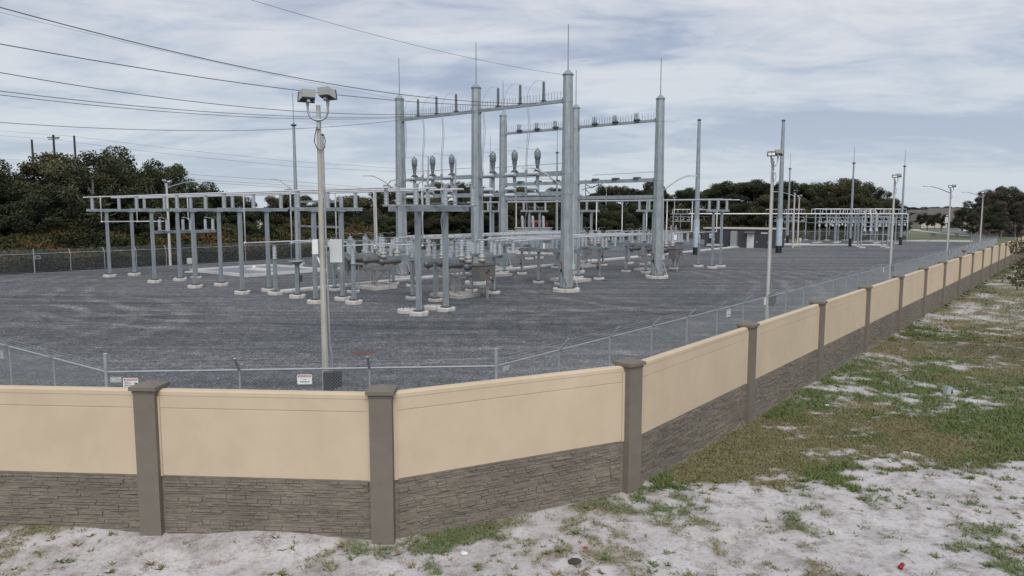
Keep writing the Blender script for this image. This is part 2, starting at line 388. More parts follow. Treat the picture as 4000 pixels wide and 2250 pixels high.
for i, (x, y) in enumerate(WCOL):
    q = WCOL[min(i + 1, len(WCOL) - 1)]; o_ = WCOL[max(i - 1, 0)]
    if i in (0, 1): rz = R(-4)
    elif i == 2: rz = R(0)
    elif i == 3: rz = R(40)
    else: rz = TH
    c = put('wall_column', col_me, wall, (x, y, 0), rz); put('column_cap', cap_me, c)
    if i + 1 < len(WCOL):
        L = math.dist((x, y), q) - .30; a = math.atan2(q[1] - y, q[0] - x); k = round(L, 1)
        if k not in pcache: pcache[k] = [wpanel(L)] + [spanel(L, s + int(k * 10)) for s in range(3)]
        pm = put('wall_panel', pcache[k][0], wall, ((x + q[0]) / 2, (y + q[1]) / 2, 0), a)
        put('stone_base', pcache[k][1 + i % 3], pm)

# far perimeter wall beyond the street
fw = thing('perimeter_wall', 'distant tan panel wall beyond the street on the right', 'wall')
fpts = [G(3797, 921), G(3832, 920.5), G(3870, 921.5), G(3905, 922.5), G(3942, 924), G(3982, 926), G(4030, 928), G(4085, 930)]
bw = MB(); bc = MB()
for i, (x, y) in enumerate(fpts):
    c = MB(); c.box((x, y, 1.35), (.42, .42, 2.9)); c.box((x, y, 2.85), (.55, .55, .1)); c.build('wall_column', COLM, fw)
    if i + 1 < len(fpts):
        q = fpts[i + 1]; b = MB(); b.beam((x, y, 1.85), (*q, 1.85), .15, 1.6); pn = b.build('wall_panel', PANEL, fw)
        b = MB(); b.beam((x, y, .5), (*q, .5), .2, 1.05); b.build('stone_base', STONE, pn)

# ------------------------------------------------------------------ chain link fences
def run_posts(A, B, s):
    L = math.dist(A, B); n = max(1, round(L / s)); return [(A[0] + (B[0] - A[0]) * i / n, A[1] + (B[1] - A[1]) * i / n) for i in range(n + 1)]
def chain_fence(label, pts, step, pitch, wr, out=1, hz=1.7, skipfirst=False):
    T = thing('chain_link_fence', label, 'fence'); post = MB().cyl((0, 0, 0), (0, 0, hz), .03, n=8).mesh('fence_post', FENCE)
    arm = MB().beam((0, 0, hz - .02), (0, -.32, hz + .34), .05, .035).mesh('barbed_wire_arm', FENCE)
    cp = MB().cyl((0, 0, 0), (0, 0, hz + .42), .045, n=10).ball((0, 0, hz + .42), .06, 8, .5).mesh('corner_post', FENCE)
    rail = MB(); mesh = MB(); barb = MB()
    for k in range(len(pts) - 1):
        A, B = pts[k], pts[k + 1]; a = math.atan2(B[1] - A[1], B[0] - A[0]); P = run_posts(A, B, step)
        d = Vector((math.cos(a), math.sin(a), 0)); nrm = Vector((math.sin(a), -math.cos(a), 0)) * out
        for j, (x, y) in enumerate(P):
            if j == 0 or (j == len(P) - 1 and k == len(pts) - 2): put('corner_post', cp, T, (x, y, 0))
            elif j < len(P) - 1:
                po = put('fence_post', post, T, (x, y, 0), a if out > 0 else a + math.pi); put('barbed_wire_arm', arm, po)
        rail.cyl((*A, hz), (*B, hz), .026, n=6); rail.cyl((*A, .08), (*B, .08), .006, n=4)
        for q in (.35, .68, 1.0):
            barb.cyl(Vector((*A, hz + .32 * q)) + nrm * .3 * q, Vector((*B, hz + .32 * q)) + nrm * .3 * q, .004 if wr < .004 else .007, n=3)
        L = math.dist(A, B); n = int(L / pitch); H = hz
        # diamond fabric: straight wires crossing at 45 degrees, real round section
        for sgn in (-1, 1):
            for i in range(int(-H / pitch), n + int(H / pitch) + 1):
                s0 = i * pitch; s1 = s0 + sgn * H; z0, z1 = .06, H
                t0, t1 = s0, s1
                lo, hi = 0.0, 1.0
                dd = t1 - t0
                if dd > 0: lo = max(0, -t0 / dd); hi = min(1, (L - t0) / dd)
                else: lo = max(0, (L - t0) / dd); hi = min(1, -t0 / dd)
                if hi - lo < .02: continue
                p0 = Vector((*A, z0)) + d * (t0 + dd * lo) + Vector((0, 0, (z1 - z0) * lo)) + nrm * .028
                p1 = Vector((*A, z0)) + d * (t0 + dd * hi) + Vector((0, 0, (z1 - z0) * hi)) + nrm * (.028 + .004 * sgn)
                u1 = nrm * wr; u2 = (p1 - p0).normalized().cross(nrm) * wr
                vs = [p + q for p in (p0, p1) for q in (u1, u2 * .87 - u1 * .5, -u2 * .87 - u1 * .5)]
                mesh.add(vs, [(0, 1, 4, 3), (1, 2, 5, 4), (2, 0, 3, 5)])
    rail.build('top_rail', FENCE, T); mesh.build('chain_link_mesh', MESHW, T); barb.build('barbed_wire', FENCE, T)
    return T
FA = (-9.36, 16.4); FB = (-.38, 17.05)
FL = (FA[0] - 22 * math.cos(R(-35.8)), FA[1] - 22 * math.sin(R(-35.8)))
FE = (FB[0] + 112 * E1[0], FB[1] + 112 * E1[1])
chain_fence('near chain link fence with barbed wire arms just behind the tan wall', [FL, FA, FB, FE], 2.6, .08, .0026)
LB0 = (-55.0, 50.0); LB1 = (-43.0, 65.0); LB2 = (26.0, 151.0); LB3 = (61.0, 143.5); LB4 = (77.5, 135.0)
chain_fence('long chain link fence at the back of the gravel yard below the trees', [LB0, LB1, LB2, LB3, LB4, (78.5, 124.0), FE], 3.0, .16, .005, out=-1)

# ------------------------------------------------------------------ text helper and signs
TXT = {}
def text_mesh(s, size, mat, ax='CENTER'):
    k = (s, size, mat.name, ax)
    if k not in TXT:
        cu = bpy.data.curves.new('t', 'FONT'); cu.body = s; cu.size = size; cu.align_x = ax; cu.align_y = 'CENTER'; cu.extrude = .0008; cu.offset = size * .012
        ob = bpy.data.objects.new('t', cu); COL.objects.link(ob); dg = bpy.context.evaluated_depsgraph_get(); dg.update()
        me = bpy.data.meshes.new_from_object(ob.evaluated_get(dg)); bpy.data.objects.remove(ob); me.materials.clear(); me.materials.append(mat); TXT[k] = me
    return TXT[k]
INK = M('sign_ink', (.02, .02, .02), .5, 0, .02); SREDm = M('sign_red', (.42, .035, .03), .4, 0, .05)
def txt(name, s, size, mat, parent, x, z, y=-.006, sx=1.0, ax='CENTER'):
    o = put(name, text_mesh(s, size, mat, ax), parent, (x, y, z)); o.rotation_euler = (R(90), 0, 0); o.scale = (sx, 1, 1); return o
def rplate(w, h, t=.004, r=.02):
    b = MB(); pts = []
    for cx, cz, a0 in ((w / 2 - r, h / 2 - r, 0), (-w / 2 + r, h / 2 - r, 90), (-w / 2 + r, -h / 2 + r, 180), (w / 2 - r, -h / 2 + r, 270)):
        for k in range(4): a = R(a0 + 30 * k); pts.append((cx + r * math.cos(a), cz + r * math.sin(a)))
    n = len(pts); vs = [(x, -t / 2, z) for x, z in pts] + [(x, t / 2, z) for x, z in pts]
    b.add(vs, [tuple(range(n)), tuple(range(2 * n - 1, n - 1, -1))] + [(i, n + i, n + (i + 1) % n, (i + 1) % n) for i in range(n)]); return b
def danger_sign(label, loc, rz, w=.34, h=.235, full=True, kind=0):
    T = thing('danger_sign', label, 'sign', loc, rz, 'danger signs hung on the chain link fence'); rplate(w, h).build('sign_plate', WHITE, T)
    b = MB(); b.box((0, -.0035, h * .33), (w * .88, .003, h * .19)); b.build('red_band', SREDm, T)
    txt('lettering', 'DANGER', h * .20, WHITE, T, w * .06, h * .325, sx=1.25 if kind == 0 else 1.25)
    t = MB(); t.add([(-w * .38, -.006, h * .26), (-w * .27, -.006, h * .26), (-w * .325, -.006, h * .40)], [(0, 1, 2)]); t.build('warning_triangle', WHITE, T)
    if kind == 0:
        txt('lettering', 'NO', h * .14, INK, T, 0, -h * .02, sx=1.2); txt('lettering', 'TRESPASSING', h * .15, INK, T, 0, -h * .24, sx=1.05)
    else:
        txt('lettering', 'Hazardous', h * .085, INK, T, -w * .42, h * .13, sx=1.1, ax='LEFT')
        txt('lettering', 'voltage inside.', h * .105, INK, T, -w * .42, h * .02, sx=1.05, ax='LEFT')
        txt('lettering', 'KEEP OUT!', h * .13, INK, T, -w * .42, -h * .24, sx=1.15, ax='LEFT')
        l = MB(); l.box((-w * .1, -.004, -h * .09), (w * .64, .002, .004)); l.box((-w * .08, -.004, -h * .38), (w * .68, .002, .004)); l.build('rule_line', INK, T)
        s = MB(); s.lathe([(.001, -.0), (h * .15, 0.0), (h * .15, .002), (.001, .002)], 14, (w * .37, -.004, -h * .12), (0, -1, 0), sx=1)
        s.beam((w * .25, -.005, h * .10), (w * .30, -.005, -.0), .003, .006); s.beam((w * .23, -.005, h * .02), (w * .29, -.005, h * .07), .003, .006); s.build('shock_symbol', INK, T)
        s = MB(); s.box((w * .38, -.0075, -h * .13), (w * .06, .002, h * .05)); s.build('symbol_bar', WHITE, T)
    return T
def on_front(u, v, z):   # place on the front fence run at image column u
    k = (u - 2000) / FPX; t = 0
    for _ in range(20):
        x = FA[0] + (FB[0] - FA[0]) * t; y = FA[1] + (FB[1] - FA[1]) * t; dep = y * CPI - (z - CAM_H) * SPI
        t -= (x - k * dep) / ((FB[0] - FA[0]) - k * (FB[1] - FA[1]) * CPI)
    return (FA[0] + (FB[0] - FA[0]) * t, FA[1] + (FB[1] - FA[1]) * t)
def on_right(u, z):
    k = (u - 2000) / FPX; t = 0
    for _ in range(30):
        x = FB[0] + E1[0] * t; y = FB[1] + E1[1] * t; dep = y * CPI - (z - CAM_H) * SPI
        t -= (x - k * dep) / (E1[0] - k * E1[1] * CPI)
    return (FB[0] + E1[0] * t, FB[1] + E1[1] * t)
fa = math.atan2(FB[1] - FA[1], FB[0] - FA[0])
def off(p, ang, d=.05): return (p[0] + math.sin(ang) * d, p[1] - math.cos(ang) * d)
x, y = on_front(515, 0, 1.4); x, y = off((x, y), fa); danger_sign('white danger sign about voltage with keep out lettering, beside the left wall column', (x, y, HT(1496, y)), fa, kind=1)
x, y = on_front(1192, 0, 1.4); x, y = off((x, y), fa); danger_sign('white danger no trespassing sign beside the floodlight pole', (x, y, HT(1482, y)), fa)
x, y = on_right(2841, 1.3); x, y = off((x, y), TH); danger_sign('white danger no trespassing sign on the right fence run, left of the tall pale pole', (x, y, HT(1222, y)), TH, .40, .30)
la = R(-35.8); t = 6.6; x, y = off((FA[0] - t * math.cos(la), FA[1] - t * math.sin(la)), la)
x, y = G(2, 1383, 1.35); danger_sign('white danger sign cut off by the left picture edge on the near fence', (x, y, 1.35), la)
def plate_sign(label, loc, rz, big='WILLIAMS', small='FENCE', w=.25, h=.13):
    T = thing('maker_plate', label, 'sign', loc, rz, 'small maker plates on the fence'); rplate(w, h, .004, .015).build('sign_plate', M('plate_green_grey', (.30, .36, .34), .5, .2), T)
    bb = MB()
    for (cx, cz, dx, dz) in ((0, h * .42, w * .9, .006), (0, -h * .42, w * .9, .006), (w * .45, 0, .006, h * .8), (-w * .45, 0, .006, h * .8)): bb.box((cx, -.004, cz), (dx, .003, dz))
    bb.build('border', WHITE, T)
    txt('lettering', big[0], h * .8, WHITE, T, -w * .40, 0, ax='LEFT', sx=.8); txt('lettering', big[1:], h * .36, WHITE, T, -w * .12, h * .15, ax='LEFT', sx=.95)
    txt('lettering', small, h * .30, WHITE, T, -w * .10, -h * .2, ax='LEFT', sx=1.15); return T
x, y = on_front(458, 0, 1.4); x, y = off((x, y), fa); plate_sign('small green grey lettered plate next to the fence corner post, left of the voltage sign', (x, y, HT(1483, y)), fa)
x, y = on_right(1970, 1.5); x, y = off((x, y), TH); plate_sign('small green grey lettered plate just right of the second fence corner post', (x, y, HT(1438, y)), TH)
for i, (u, v) in enumerate(((2983, 1176), (3447, 1010 + 43), (3707, 987), (3776, 960), (3787, 958), (3800, 960), (3812, 955), (3822, 953), (3868, 944))):
    x, y = on_right(u, 1.2); x, y = off((x, y), TH); T = tag(MB().box((0, 0, 0), (.26, .006, .34)).build('fence_notice', WHITE, None, (x, y, HT(v, y)), TH),
        ['blank white notice on the right fence beside the tall pale floodlight pole', 'blank white notice on the fence near the third floodlight pole', 'blank white notice on the fence near the fourth floodlight pole'][i] if i < 3 else 'tiny white notice on the far end of the right fence', 'sign', 'white notices on the right fence')
bx, by = -43.0 + .627 * 2.2 + 1.5, 65 + .779 * 2.2 - .7
bx, by = G(147, 1002, 1.3); by *= .97; bx *= .97
T = thing('yard_sign', 'grey rectangular sign with pale border on the back left fence', 'sign', (bx, by, 1.35), R(45)); MB().box((0, 0, 0), (.42, .02, .32)).build('sign_border', LGREY, T); MB().box((0, -.012, 0), (.34, .01, .24)).build('sign_face', DARKG, T)

# ------------------------------------------------------------------ floodlight poles
def flood_head(name, parent, p, yaw, tilt, face=False):
    h = MB(); rot = Matrix.Rotation(yaw, 3, 'Z') @ Matrix.Rotation(tilt, 3, 'X')
    V = [(-.17, -.04, .10), (.17, -.04, .10), (.16, .21, .09), (-.16, .21, .09), (-.19, -.10, -.09), (.19, -.10, -.09), (.15, .15, -.07), (-.15, .15, -.07)]
    h.add([Vector(p) + rot @ Vector(v) for v in V], [(0, 1, 2, 3), (7, 6, 5, 4), (0, 4, 5, 1), (1, 5, 6, 2), (2, 6, 7, 3), (3, 7, 4, 0)])
    o = h.build(name, M('flood_housing', (.40, .42, .40), .5, .1, .08), parent)
    bt = MB(); bt.box(Vector(p) + rot @ Vector((0, .03, -.088)), (.28, .17, .012), rot); bt.build('housing_base', DARKG, o)
    kn = MB(); kn.box(Vector(p) + rot @ Vector((0, .05, -.12)), (.07, .08, .08), rot); kn.build('knuckle', ALUD, o)
    l = MB(); V2 = [(-.185, -.055, .11), (.185, -.055, .11), (.20, -.125, -.10), (-.20, -.125, -.10)]
    V2b = [(a, b + .03, c) for a, b, c in V2]
    l.add([Vector(p) + rot @ Vector(v) for v in V2 + V2b], [(3, 2, 1, 0), (0, 1, 5, 4), (2, 3, 7, 6), (1, 2, 6, 5), (3, 0, 4, 7)]); l.build('lamp_bezel', DARKG, o)
    l = MB()
    for sx in (-.075, .075): 
        V3 = [(sx - .065, -.075, .06), (sx + .065, -.075, .06), (sx + .065, -.112, -.05), (sx - .065, -.112, -.05)]
        l.add([Vector(p) + rot @ Vector(v) for v in V3], [(3, 2, 1, 0)])
    l.build('lens', WHITE, o); return o
def flood_pole(label, loc, rz, H=7.85, mat=POLEW, boxes=True, arm=False, lamps=True, doublebox=False, w0=.158, w1=.092, yaws=(R(-18), R(150))):
    T = thing('floodlight_pole', label, 'light pole', (*loc, 0), rz, 'concrete floodlight poles round the yard')
    b = MB(); b.lathe([(w0 * .56, -.3), (w1 * .56, H)], 8, smooth=False, ph=R(22.5)); b.build('pole', mat, T)
    U = [(-.23, -.1, H - .02), (-.225, -.1, H - .16), (-.18, -.1, H - .28), (-.09, -.1, H - .34), (0, -.1, H - .355), (.09, -.1, H - .34), (.18, -.1, H - .28), (.225, -.1, H - .16), (.23, -.1, H + .04)]
    if lamps:
        br = MB(); br.tube(U, .026, 10)
        for s in (-1, 1): br.cyl((s * .23, -.1, H - .02), (s * .23, -.1, H + .07), .036, n=8); br.ball((s * .23, -.1, H + .1), .05, 8)
        br.box((0, -.065, H - .35), (.07, .05, .4)); bk = br.build('u_bracket', ALUD, T)
        flood_head('floodlight', T, (-.235, -.12, H + .18), yaws[0] - rz, R(14)); flood_head('floodlight', T, (.24, -.13, H + .24), yaws[1] - rz, R(14))
        c = MB(); c.tube([(-.03, -.1, H - .5), (-.08, -.1, H - .7), (-.1, -.1, H - .85), (-.04, -.10, H - 1.0), (.06, -.10, H - 1.06), (.13, -.10, H - .98), (.15, -.10, H - .82), (.12, -.09, H - .70), (.07, -.06, H - .66)], .011, 6); c.build('cable_loop', BLACK, T)
    k = MB(); k.tube([(.085, -.02, H - .72), (.095, -.02, H - 3), (.125, -.02, 2.2), (.17, -.03, 1.95), (.17, -.03, 1.55)], .022, 8); k.ball((.085, -.03, H - .68), .035, 8); k.build('conduit', ALUD, T)
    if boxes:
        j = MB(); j.box((.09, -.16, 1.30), (.24, .16, .50)); j.build('junction_box', DARKG, T); j = MB(); j.box((.30, -.10, 1.36), (.18, .16, .40)); j.build('junction_box', DARKG, T)
        j = MB(); j.cyl((.16, -.1, 0), (.16, -.1, 1.1), .02, n=6); j.cyl((.26, -.1, 0), (.26, -.1, 1.15), .02, n=6); j.build('conduit', ALUD, T)
    if doublebox:
        j = MB(); j.box((.33, .02, 4.45), (.28, .24, .54)); j.box((.19, .02, 4.62), (.12, .1, .08)); j.box((.33, .02, 4.16), (.1, .1, .06)); e = j.build('equipment_box', LGREY, T)
        e['label'] = 'light grey equipment box on the right side of the pole'
        j = MB(); j.box((-.15, .05, 4.55), (.13, .3, .34)); j.beam((-.15, 0, 4.4), (-.05, 0, 4.15), .04, .04); j.build('radio_housing', WHITE, T)
    if arm:
        a = MB(); a.tube([(0, 0, H - .5), (-.9, 0, H - .2), (-1.8, 0, H + .05), (-2.5, 0, H + .16), (-2.8, 0, H + .16)], [.05, .045, .04, .035, .03], 8); ar = a.build('lamp_arm', ALUD, T)
        a = MB(); a.box((-3.05, 0, H + .16), (.62, .22, .08)); a.box((-3.4, 0, H + .155), (.2, .1, .05)); a.build('street_lamp_head', LGREY, ar)
    return T
def behind(u, d, H0=0):
    x, y = on_right(u, H0); k = x / y; t = d / (-E2[1] - E2[0] * k); return (x + k * t, y + t)
y1 = 17.25; x1 = (1264 + 2 - 2000) / FPX * (y1 * CPI + 2.6 * SPI)
flood_pole('tall tapered concrete floodlight pole nearest the camera with two boxes and looped cable', (x1, y1), R(8), 7.85, POLEC, doublebox=True, yaws=(R(-148), R(152)))
for (u, lab, ar) in ((2993, 'pale concrete floodlight pole behind the right fence, nearest after the big pole', False), (3472, 'pale concrete floodlight pole behind the right fence at mid distance', False),
                 (3695, 'pale concrete pole with floodlights and long street lamp arm, nearer of two', True), (3824, 'pale concrete pole with floodlights and street lamp arm, farther of two', True)):
    flood_pole(lab, behind(u, .75), TH - R(20) if not ar else R(15), 7.85, POLEW, arm=ar)
# poles at the back
for (u, v, top, lab, ar, rz, lam) in ((666, 1037, 715, 'pale concrete pole with lamp arm behind the left bus supports', True, math.pi, True), (2366, 925, 735, 'pale concrete pole rising behind the middle of the back gantry', False, 0, True),
                              (2632, 923, 775, 'pale concrete floodlight pole behind the right leg of the back gantry', False, 0, True), (2016, 960, 765, 'concrete pole with small white box behind the transformer', False, 0, False), 
                              (3096, 968, 753, 'pale lamp pole with arm to the left beside the tall steel pole', True, 0, False), (3115, 952, 770, 'thin pale pole with two small floodlights right of the control building', False, 0, True),
                              (1472, 990, 742, 'pale concrete lamp pole far behind the circuit breaker', True, 0, True)):
    x, y = G(u, v); flood_pole(lab, (x, y), rz, HT(top, y) if not ar else HT(top, y), POLEW, boxes=False, arm=ar, lamps=lam, w0=.24, w1=.18)

# ------------------------------------------------------------------ high bus supports
def bus_support(label, a, b, row, group='goalpost bus supports'):
    T = thing('bus_support', label, 'bus support', W(a, b), TH, group)
    for x in (-1.05, .95):
        f = put('foundation', PAD_M, T, (x, 0, 0)); p_ = MB(); p_.sq((x, 0, .22), (x, 0, 5.42), .205); po = p_.build('post', GALV, T)
        put('base_plate', BP_M, po, (x, 0, 0)); c = MB(); c.box((x, 0, 5.44), (.5, .34, .05)); c.build('top_plate', GALV, po)
    bm = MB(); bm.box((0, 0, 5.58), (5.1, .22, .22)); bm.build('crossbeam', GALV, T)
    for x in (-2.1, 0, 2.1):
        i = put('insulator', INS_M, T, (x, 0, 5.69), 0, (1, 1, .86)); c = MB(); c.box((x, 0, 6.575), (.16, .2, .05)); c.build('bus_clamp', ALUD, i) if False else None
    c = MB()
    for x in (-2.1, 0, 2.1): c.box((x, 0, 6.565), (.16, .22, .05))
    c.build('bus_clamp', ALUD, T)
    return T
B_NEAR = [-36.5, -28.5, -22.3, -16.1, -8.1]
labs = ['leftmost grey goalpost bus support nearest the tree line', 'second grey goalpost bus support from the left, beside the tall left mast',
        'third grey goalpost bus support from the left, in front of the concrete slab', 'fourth grey goalpost bus support from the left, at the end of the white trench', 'grey goalpost bus support partly hidden by the big floodlight pole']
proto = None
for l, b in zip(labs, B_NEAR):
    if proto is None: proto = bus_support(l, -13.8, b, 0)
    else: dup(proto, W(-13.8, b), TH, l)
for i, b in enumerate((-.9, -8.4, -16.1, -23.3, -30.5)):
    dup(proto, W(27.0, b), TH, ['far goalpost bus support right of the gantries, before the control building', 'far goalpost bus support seen just right of the back gantry',
        'far goalpost bus support seen between the back gantry legs', 'far goalpost bus support near the transformer', 'farthest left of the far goalpost bus supports'][i], 'far bus supports')
# ------------------------------------------------------------------ bus tubes with drops
def bus(label, pts, drops=(), r=.052, group='aluminium bus tubes'):
    T = thing('bus_tube', label, 'bus tube', pts[0], 0, group); o = Vector(pts[0]); m = MB()
    m.tube([Vector(p) - o for p in pts], r, 10)
    m.build('tube', ALU, T)
    for d in drops:
        q = MB(); q.tube([Vector(p) - o for p in d], r * .9, 8); q.ball(Vector(d[0]) - o, r * 1.5, 8); q.ball(Vector(d[1]) - o, r * 1.5, 8); q.build('drop_tube', ALU, T)
    return T
ZB = 6.64; ZL = 3.48
ph1 = (-13.8, -11.9, -10.1); ph2 = (-5.6, -3.9, -2.2)
an = (-15.9, -13.8, -11.7)
nm = ['nearest', 'middle', 'rear']
for k in range(3):
    dr = [[W(an[k], ph[k], ZB), W(an[k], ph[k], ZL), W(-10.9, ph[k], ZL)] for ph in (ph1, ph2)]
    ends = (-38.2, -37.9, -37.6); zd = 4.65
    if k < 2: dr.append([W(an[k], (-34.9, -33.3)[k], ZB), W(an[k], (-34.9, -33.3)[k], zd), W(-11.6, (-34.9, -33.3)[k] , zd)])
    else: dr.append([W(an[k], -29.0, ZB), W(an[k], -29.0, zd + .2)])
    bus('long high aluminium bus tube on the near row of supports, %s of three' % nm[k], [W(an[k], ends[k], ZB), W(an[k], -20, ZB + .0), W(an[k], 1.0 if k else -.2, ZB)], dr, group='high bus tubes of the near row')
    af = (24.9, 27.0, 29.1)[k]
    dr = [[W(af, ph[k] + .3, ZB), W(af, ph[k] + .3, ZL), W(23.8, ph[k] + .3, ZL)] for ph in (ph1, ph2)]
    bus('high aluminium bus tube on the far row of supports, %s of three' % nm[k], [W(af, -32, ZB), W(af, .4, ZB)], dr, group='high bus tubes of the far row')
for bay, ph, lb in ((1, ph1, 'left bay'), (2, ph2, 'right bay')):
    for k in range(3):
        bus('low bus tube running through the front gantry in the %s, %s of three' % (lb, nm[2 - k]), [W(-3.2, ph[k], ZL), W(2.6, ph[k], ZL)], r=.045, group='low bus tubes between switch stands')
        bus('low bus tube running through the back gantry in the %s, %s of three' % (lb, nm[2 - k]), [W(10.0, ph[k], ZL), W(16.0, ph[k], ZL)], r=.045, group='low bus tubes between switch stands')
        bus('long low bus tube over the empty breaker pad in the %s, %s of three' % (lb, nm[2 - k]), [W(-2.6, ph[k] + .55, ZL + .1), W(16.2, ph[k] + .55, ZL + .1)], r=.048, group='long low bus tubes')

# ------------------------------------------------------------------ low disconnect switch stands
def switch_stand(label, a, b, flip=1, z0=2.42, sp=1.9, bl=5.6):
    T = thing('switch_stand', label, 'disconnect switch', W(a, b), TH if flip > 0 else TH + math.pi, 'low disconnect switch stands')
    for y in (-1.0, 1.0):
        put('foundation', PAD_S, T, (0, y, 0)); p_ = MB(); p_.sq((0, y, .18), (0, y, z0), .175); po = p_.build('post', GALV, T); put('base_plate', BP_S, po, (0, y, 0))
    bm = MB()
    for x in (-.16, .16): bm.beam((x, -bl / 2, z0 + .08), (x, bl / 2, z0 + .08), .07, .2)
    bm.box((0, -1, z0 + .0), (.42, .3, .04)); bm.box((0, 1, z0), (.42, .3, .04)); bm.build('crossbeam', GALV, T)
    for k, y in enumerate((-sp, 0, sp)):
        s = MB(); s.beam((-1.15, y - .09, z0 + .22), (1.15, y - .09, z0 + .22), .03, .1); s.beam((-1.15, y + .09, z0 + .22), (1.15, y + .09, z0 + .22), .03, .1)
        for x in (-.95, .45, .95): s.box((x, y, z0 + .26), (.22, .24, .03))
        po = s.build('switch_base', GALV, T)
        for x in (-.95, .45, .95): put('insulator', INS_S, po, (x, y, z0 + .27), 0, (1, 1, .74))
        bl_ = MB(); zt = z0 + 1.06; bl_.tube([(-.95, y, zt), (.5, y, zt + .05)], .028, 8); bl_.box((-.95, y, zt), (.2, .12, .1)); bl_.box((.47, y, zt), (.28, .14, .12)); bl_.box((.95, y, zt - .02), (.16, .14, .08))
        bl_.tube([(-1.05, y, zt), (-1.25, y + .05, zt + .16), (-1.3, y + .12, zt + .02)], .016, 5); bl_.tube([(.5, y, zt + .05), (.62, y + .18, zt + .18), (.8, y + .2, zt + .14), (.95, y + .04, zt)], .016, 6)
        bl_.tube([(.45, y, zt - .1), (.5, y - .25, zt + .02), (.7, y - .3, zt + .1)], .014, 5)
        bl_.build('switch_blade', ALUD, po)
    rd = MB(); rd.cyl((.13, 1.12, .6), (.13, 1.12, z0), .018, n=6); rd.tube([(.13, 1.12, 1.0), (.2, 1.2, .96), (.3, 1.2, 1.0)], .016, 5); rd.cyl((.45, -sp, z0 + .18), (.45, sp, z0 + .18), .02, n=6); rd.build('operating_rod', ALUD, T)
    h = MB(); h.box((.15, 1.0, .95), (.12, .16, .2)); h.tube([(.14, 1.0, .9), (.17, 1.02, .5), (.13, 1.0, .25)], .014, 5); h.build('operator_handle', DARKG, T)
    r_ = MB(); r_.box((.112, .97, 1.25), (.012, .1, .26)); r_.build('warning_label', RED, T)
    return T
ss = None
SD = [(-9.7, -12.0, 'low disconnect switch stand left of the first circuit breaker', 1), (-4.3, -12.0, 'low disconnect switch stand between the first breaker and the front gantry', -1),
      (-9.7, -4.2, 'low disconnect switch stand left of the breaker with the big grey cabinet', 1), (-4.2, -4.2, 'low disconnect switch stand right of the breaker with the big grey cabinet', -1),
      (3.5, -12.0, 'low disconnect switch stand behind the middle leg of the front gantry', 1), (3.5, -4.2, 'low disconnect switch stand left of the big front gantry leg', 1),
      (9.1, -12.2, 'low disconnect switch stand beside the left leg of the back gantry', -1), (9.0, -4.2, 'low disconnect switch stand right of the big front gantry leg', -1),
      (17.0, -12.2, 'low disconnect switch stand behind the left part of the back gantry', 1), (17.0, -4.3, 'low disconnect switch stand behind the right part of the back gantry', 1),
      (22.6, -12.2, 'farther disconnect switch stand near the transformer', -1), (22.6, -4.3, 'disconnect switch stand just right of the rightmost gantry leg', -1)]
for a, b, l, fl in SD:
    if ss is None: ss = switch_stand(l, a, b, fl)
    else: dup(ss, W(a, b), TH if fl > 0 else TH + math.pi, l)
# the higher stand at the left (under the second support)
hs = thing('switch_stand', 'raised disconnect switch stand behind the left bus supports', 'disconnect switch', W(-11.6, -29.6), TH)
for x in (-.65, .65):
    put('foundation', PAD_S, hs, (x, 0, 0)); q = MB(); q.sq((x, 0, .18), (x, 0, 3.75), .22); put('base_plate', BP_S, q.build('post', GALV, hs), (x, 0, 0))
q = MB(); q.box((0, 0, 3.85), (5.0, .2, .22)); q.box((0, .6, 3.9), (5, .1, .1)); q.build('crossbeam', GALV, hs)
for x in (-1.9, 0, 1.9):
    for y in (-.7, .5): put('insulator', INS_S, hs, (x, y, 4.0), 0, (1, 1, .85))
    q = MB(); q.beam((x, -.9, 3.96), (x, .8, 3.96), .12, .08); q.tube([(x, -.8, 4.9), (x, .6, 5.0)], .03, 6); q.tube([(x, .5, 4.9), (x + .2, .5, 5.15), (x, .4, 5.3)], .02, 5); q.build('switch_blade', ALUD, hs)
# stub insulator posts
def stub(label, a, b, hp, ins=True, plate=False):
    T = thing('stub_post', label, 'insulator post', W(a, b), TH, 'single insulator posts under the bus'); put('foundation', PAD_M, T); q = MB(); q.sq((0, 0, .22), (0, 0, hp), .19); po = q.build('post', GALV, T); put('base_plate', BP_S, po, (0, 0, .04))
    if ins: put('insulator', INS_S, T, (0, 0, hp + .03), 0, (1.1, 1.1, .85)); q = MB(); q.box((0, 0, hp + .015), (.3, .3, .03)); q.build('top_plate', GALV, T)
    if plate: q = MB(); q.lathe([(.12, hp - .2), (.52, hp), (.52, hp + .04), (.01, hp + .05)], 16, smooth=False); q.build('top_plate', GALV, T); q = MB(); q.box((.25, 0, 1.2), (.2, .16, .42)); q.cyl((.25, .1, .2), (.25, .1, 2.2), .02, n=6); q.build('control_box', DARKG, T)
    return T
stub('stub post with one insulator left of the plate topped post', -13.7, -14.0, 2.35); stub('stub post topped with a flat round plate and small box', -13.9, -11.3, 2.3, False, True)
stub('stub post with one insulator right of the big floodlight pole', -13.6, -6.1, 2.35); stub('stub post with one insulator beside the left tall steel pole', 26.8, -2.7, 2.35)
stub('stub post with one insulator just behind the right gantry bay', 26.5, -10.4, 2.35)
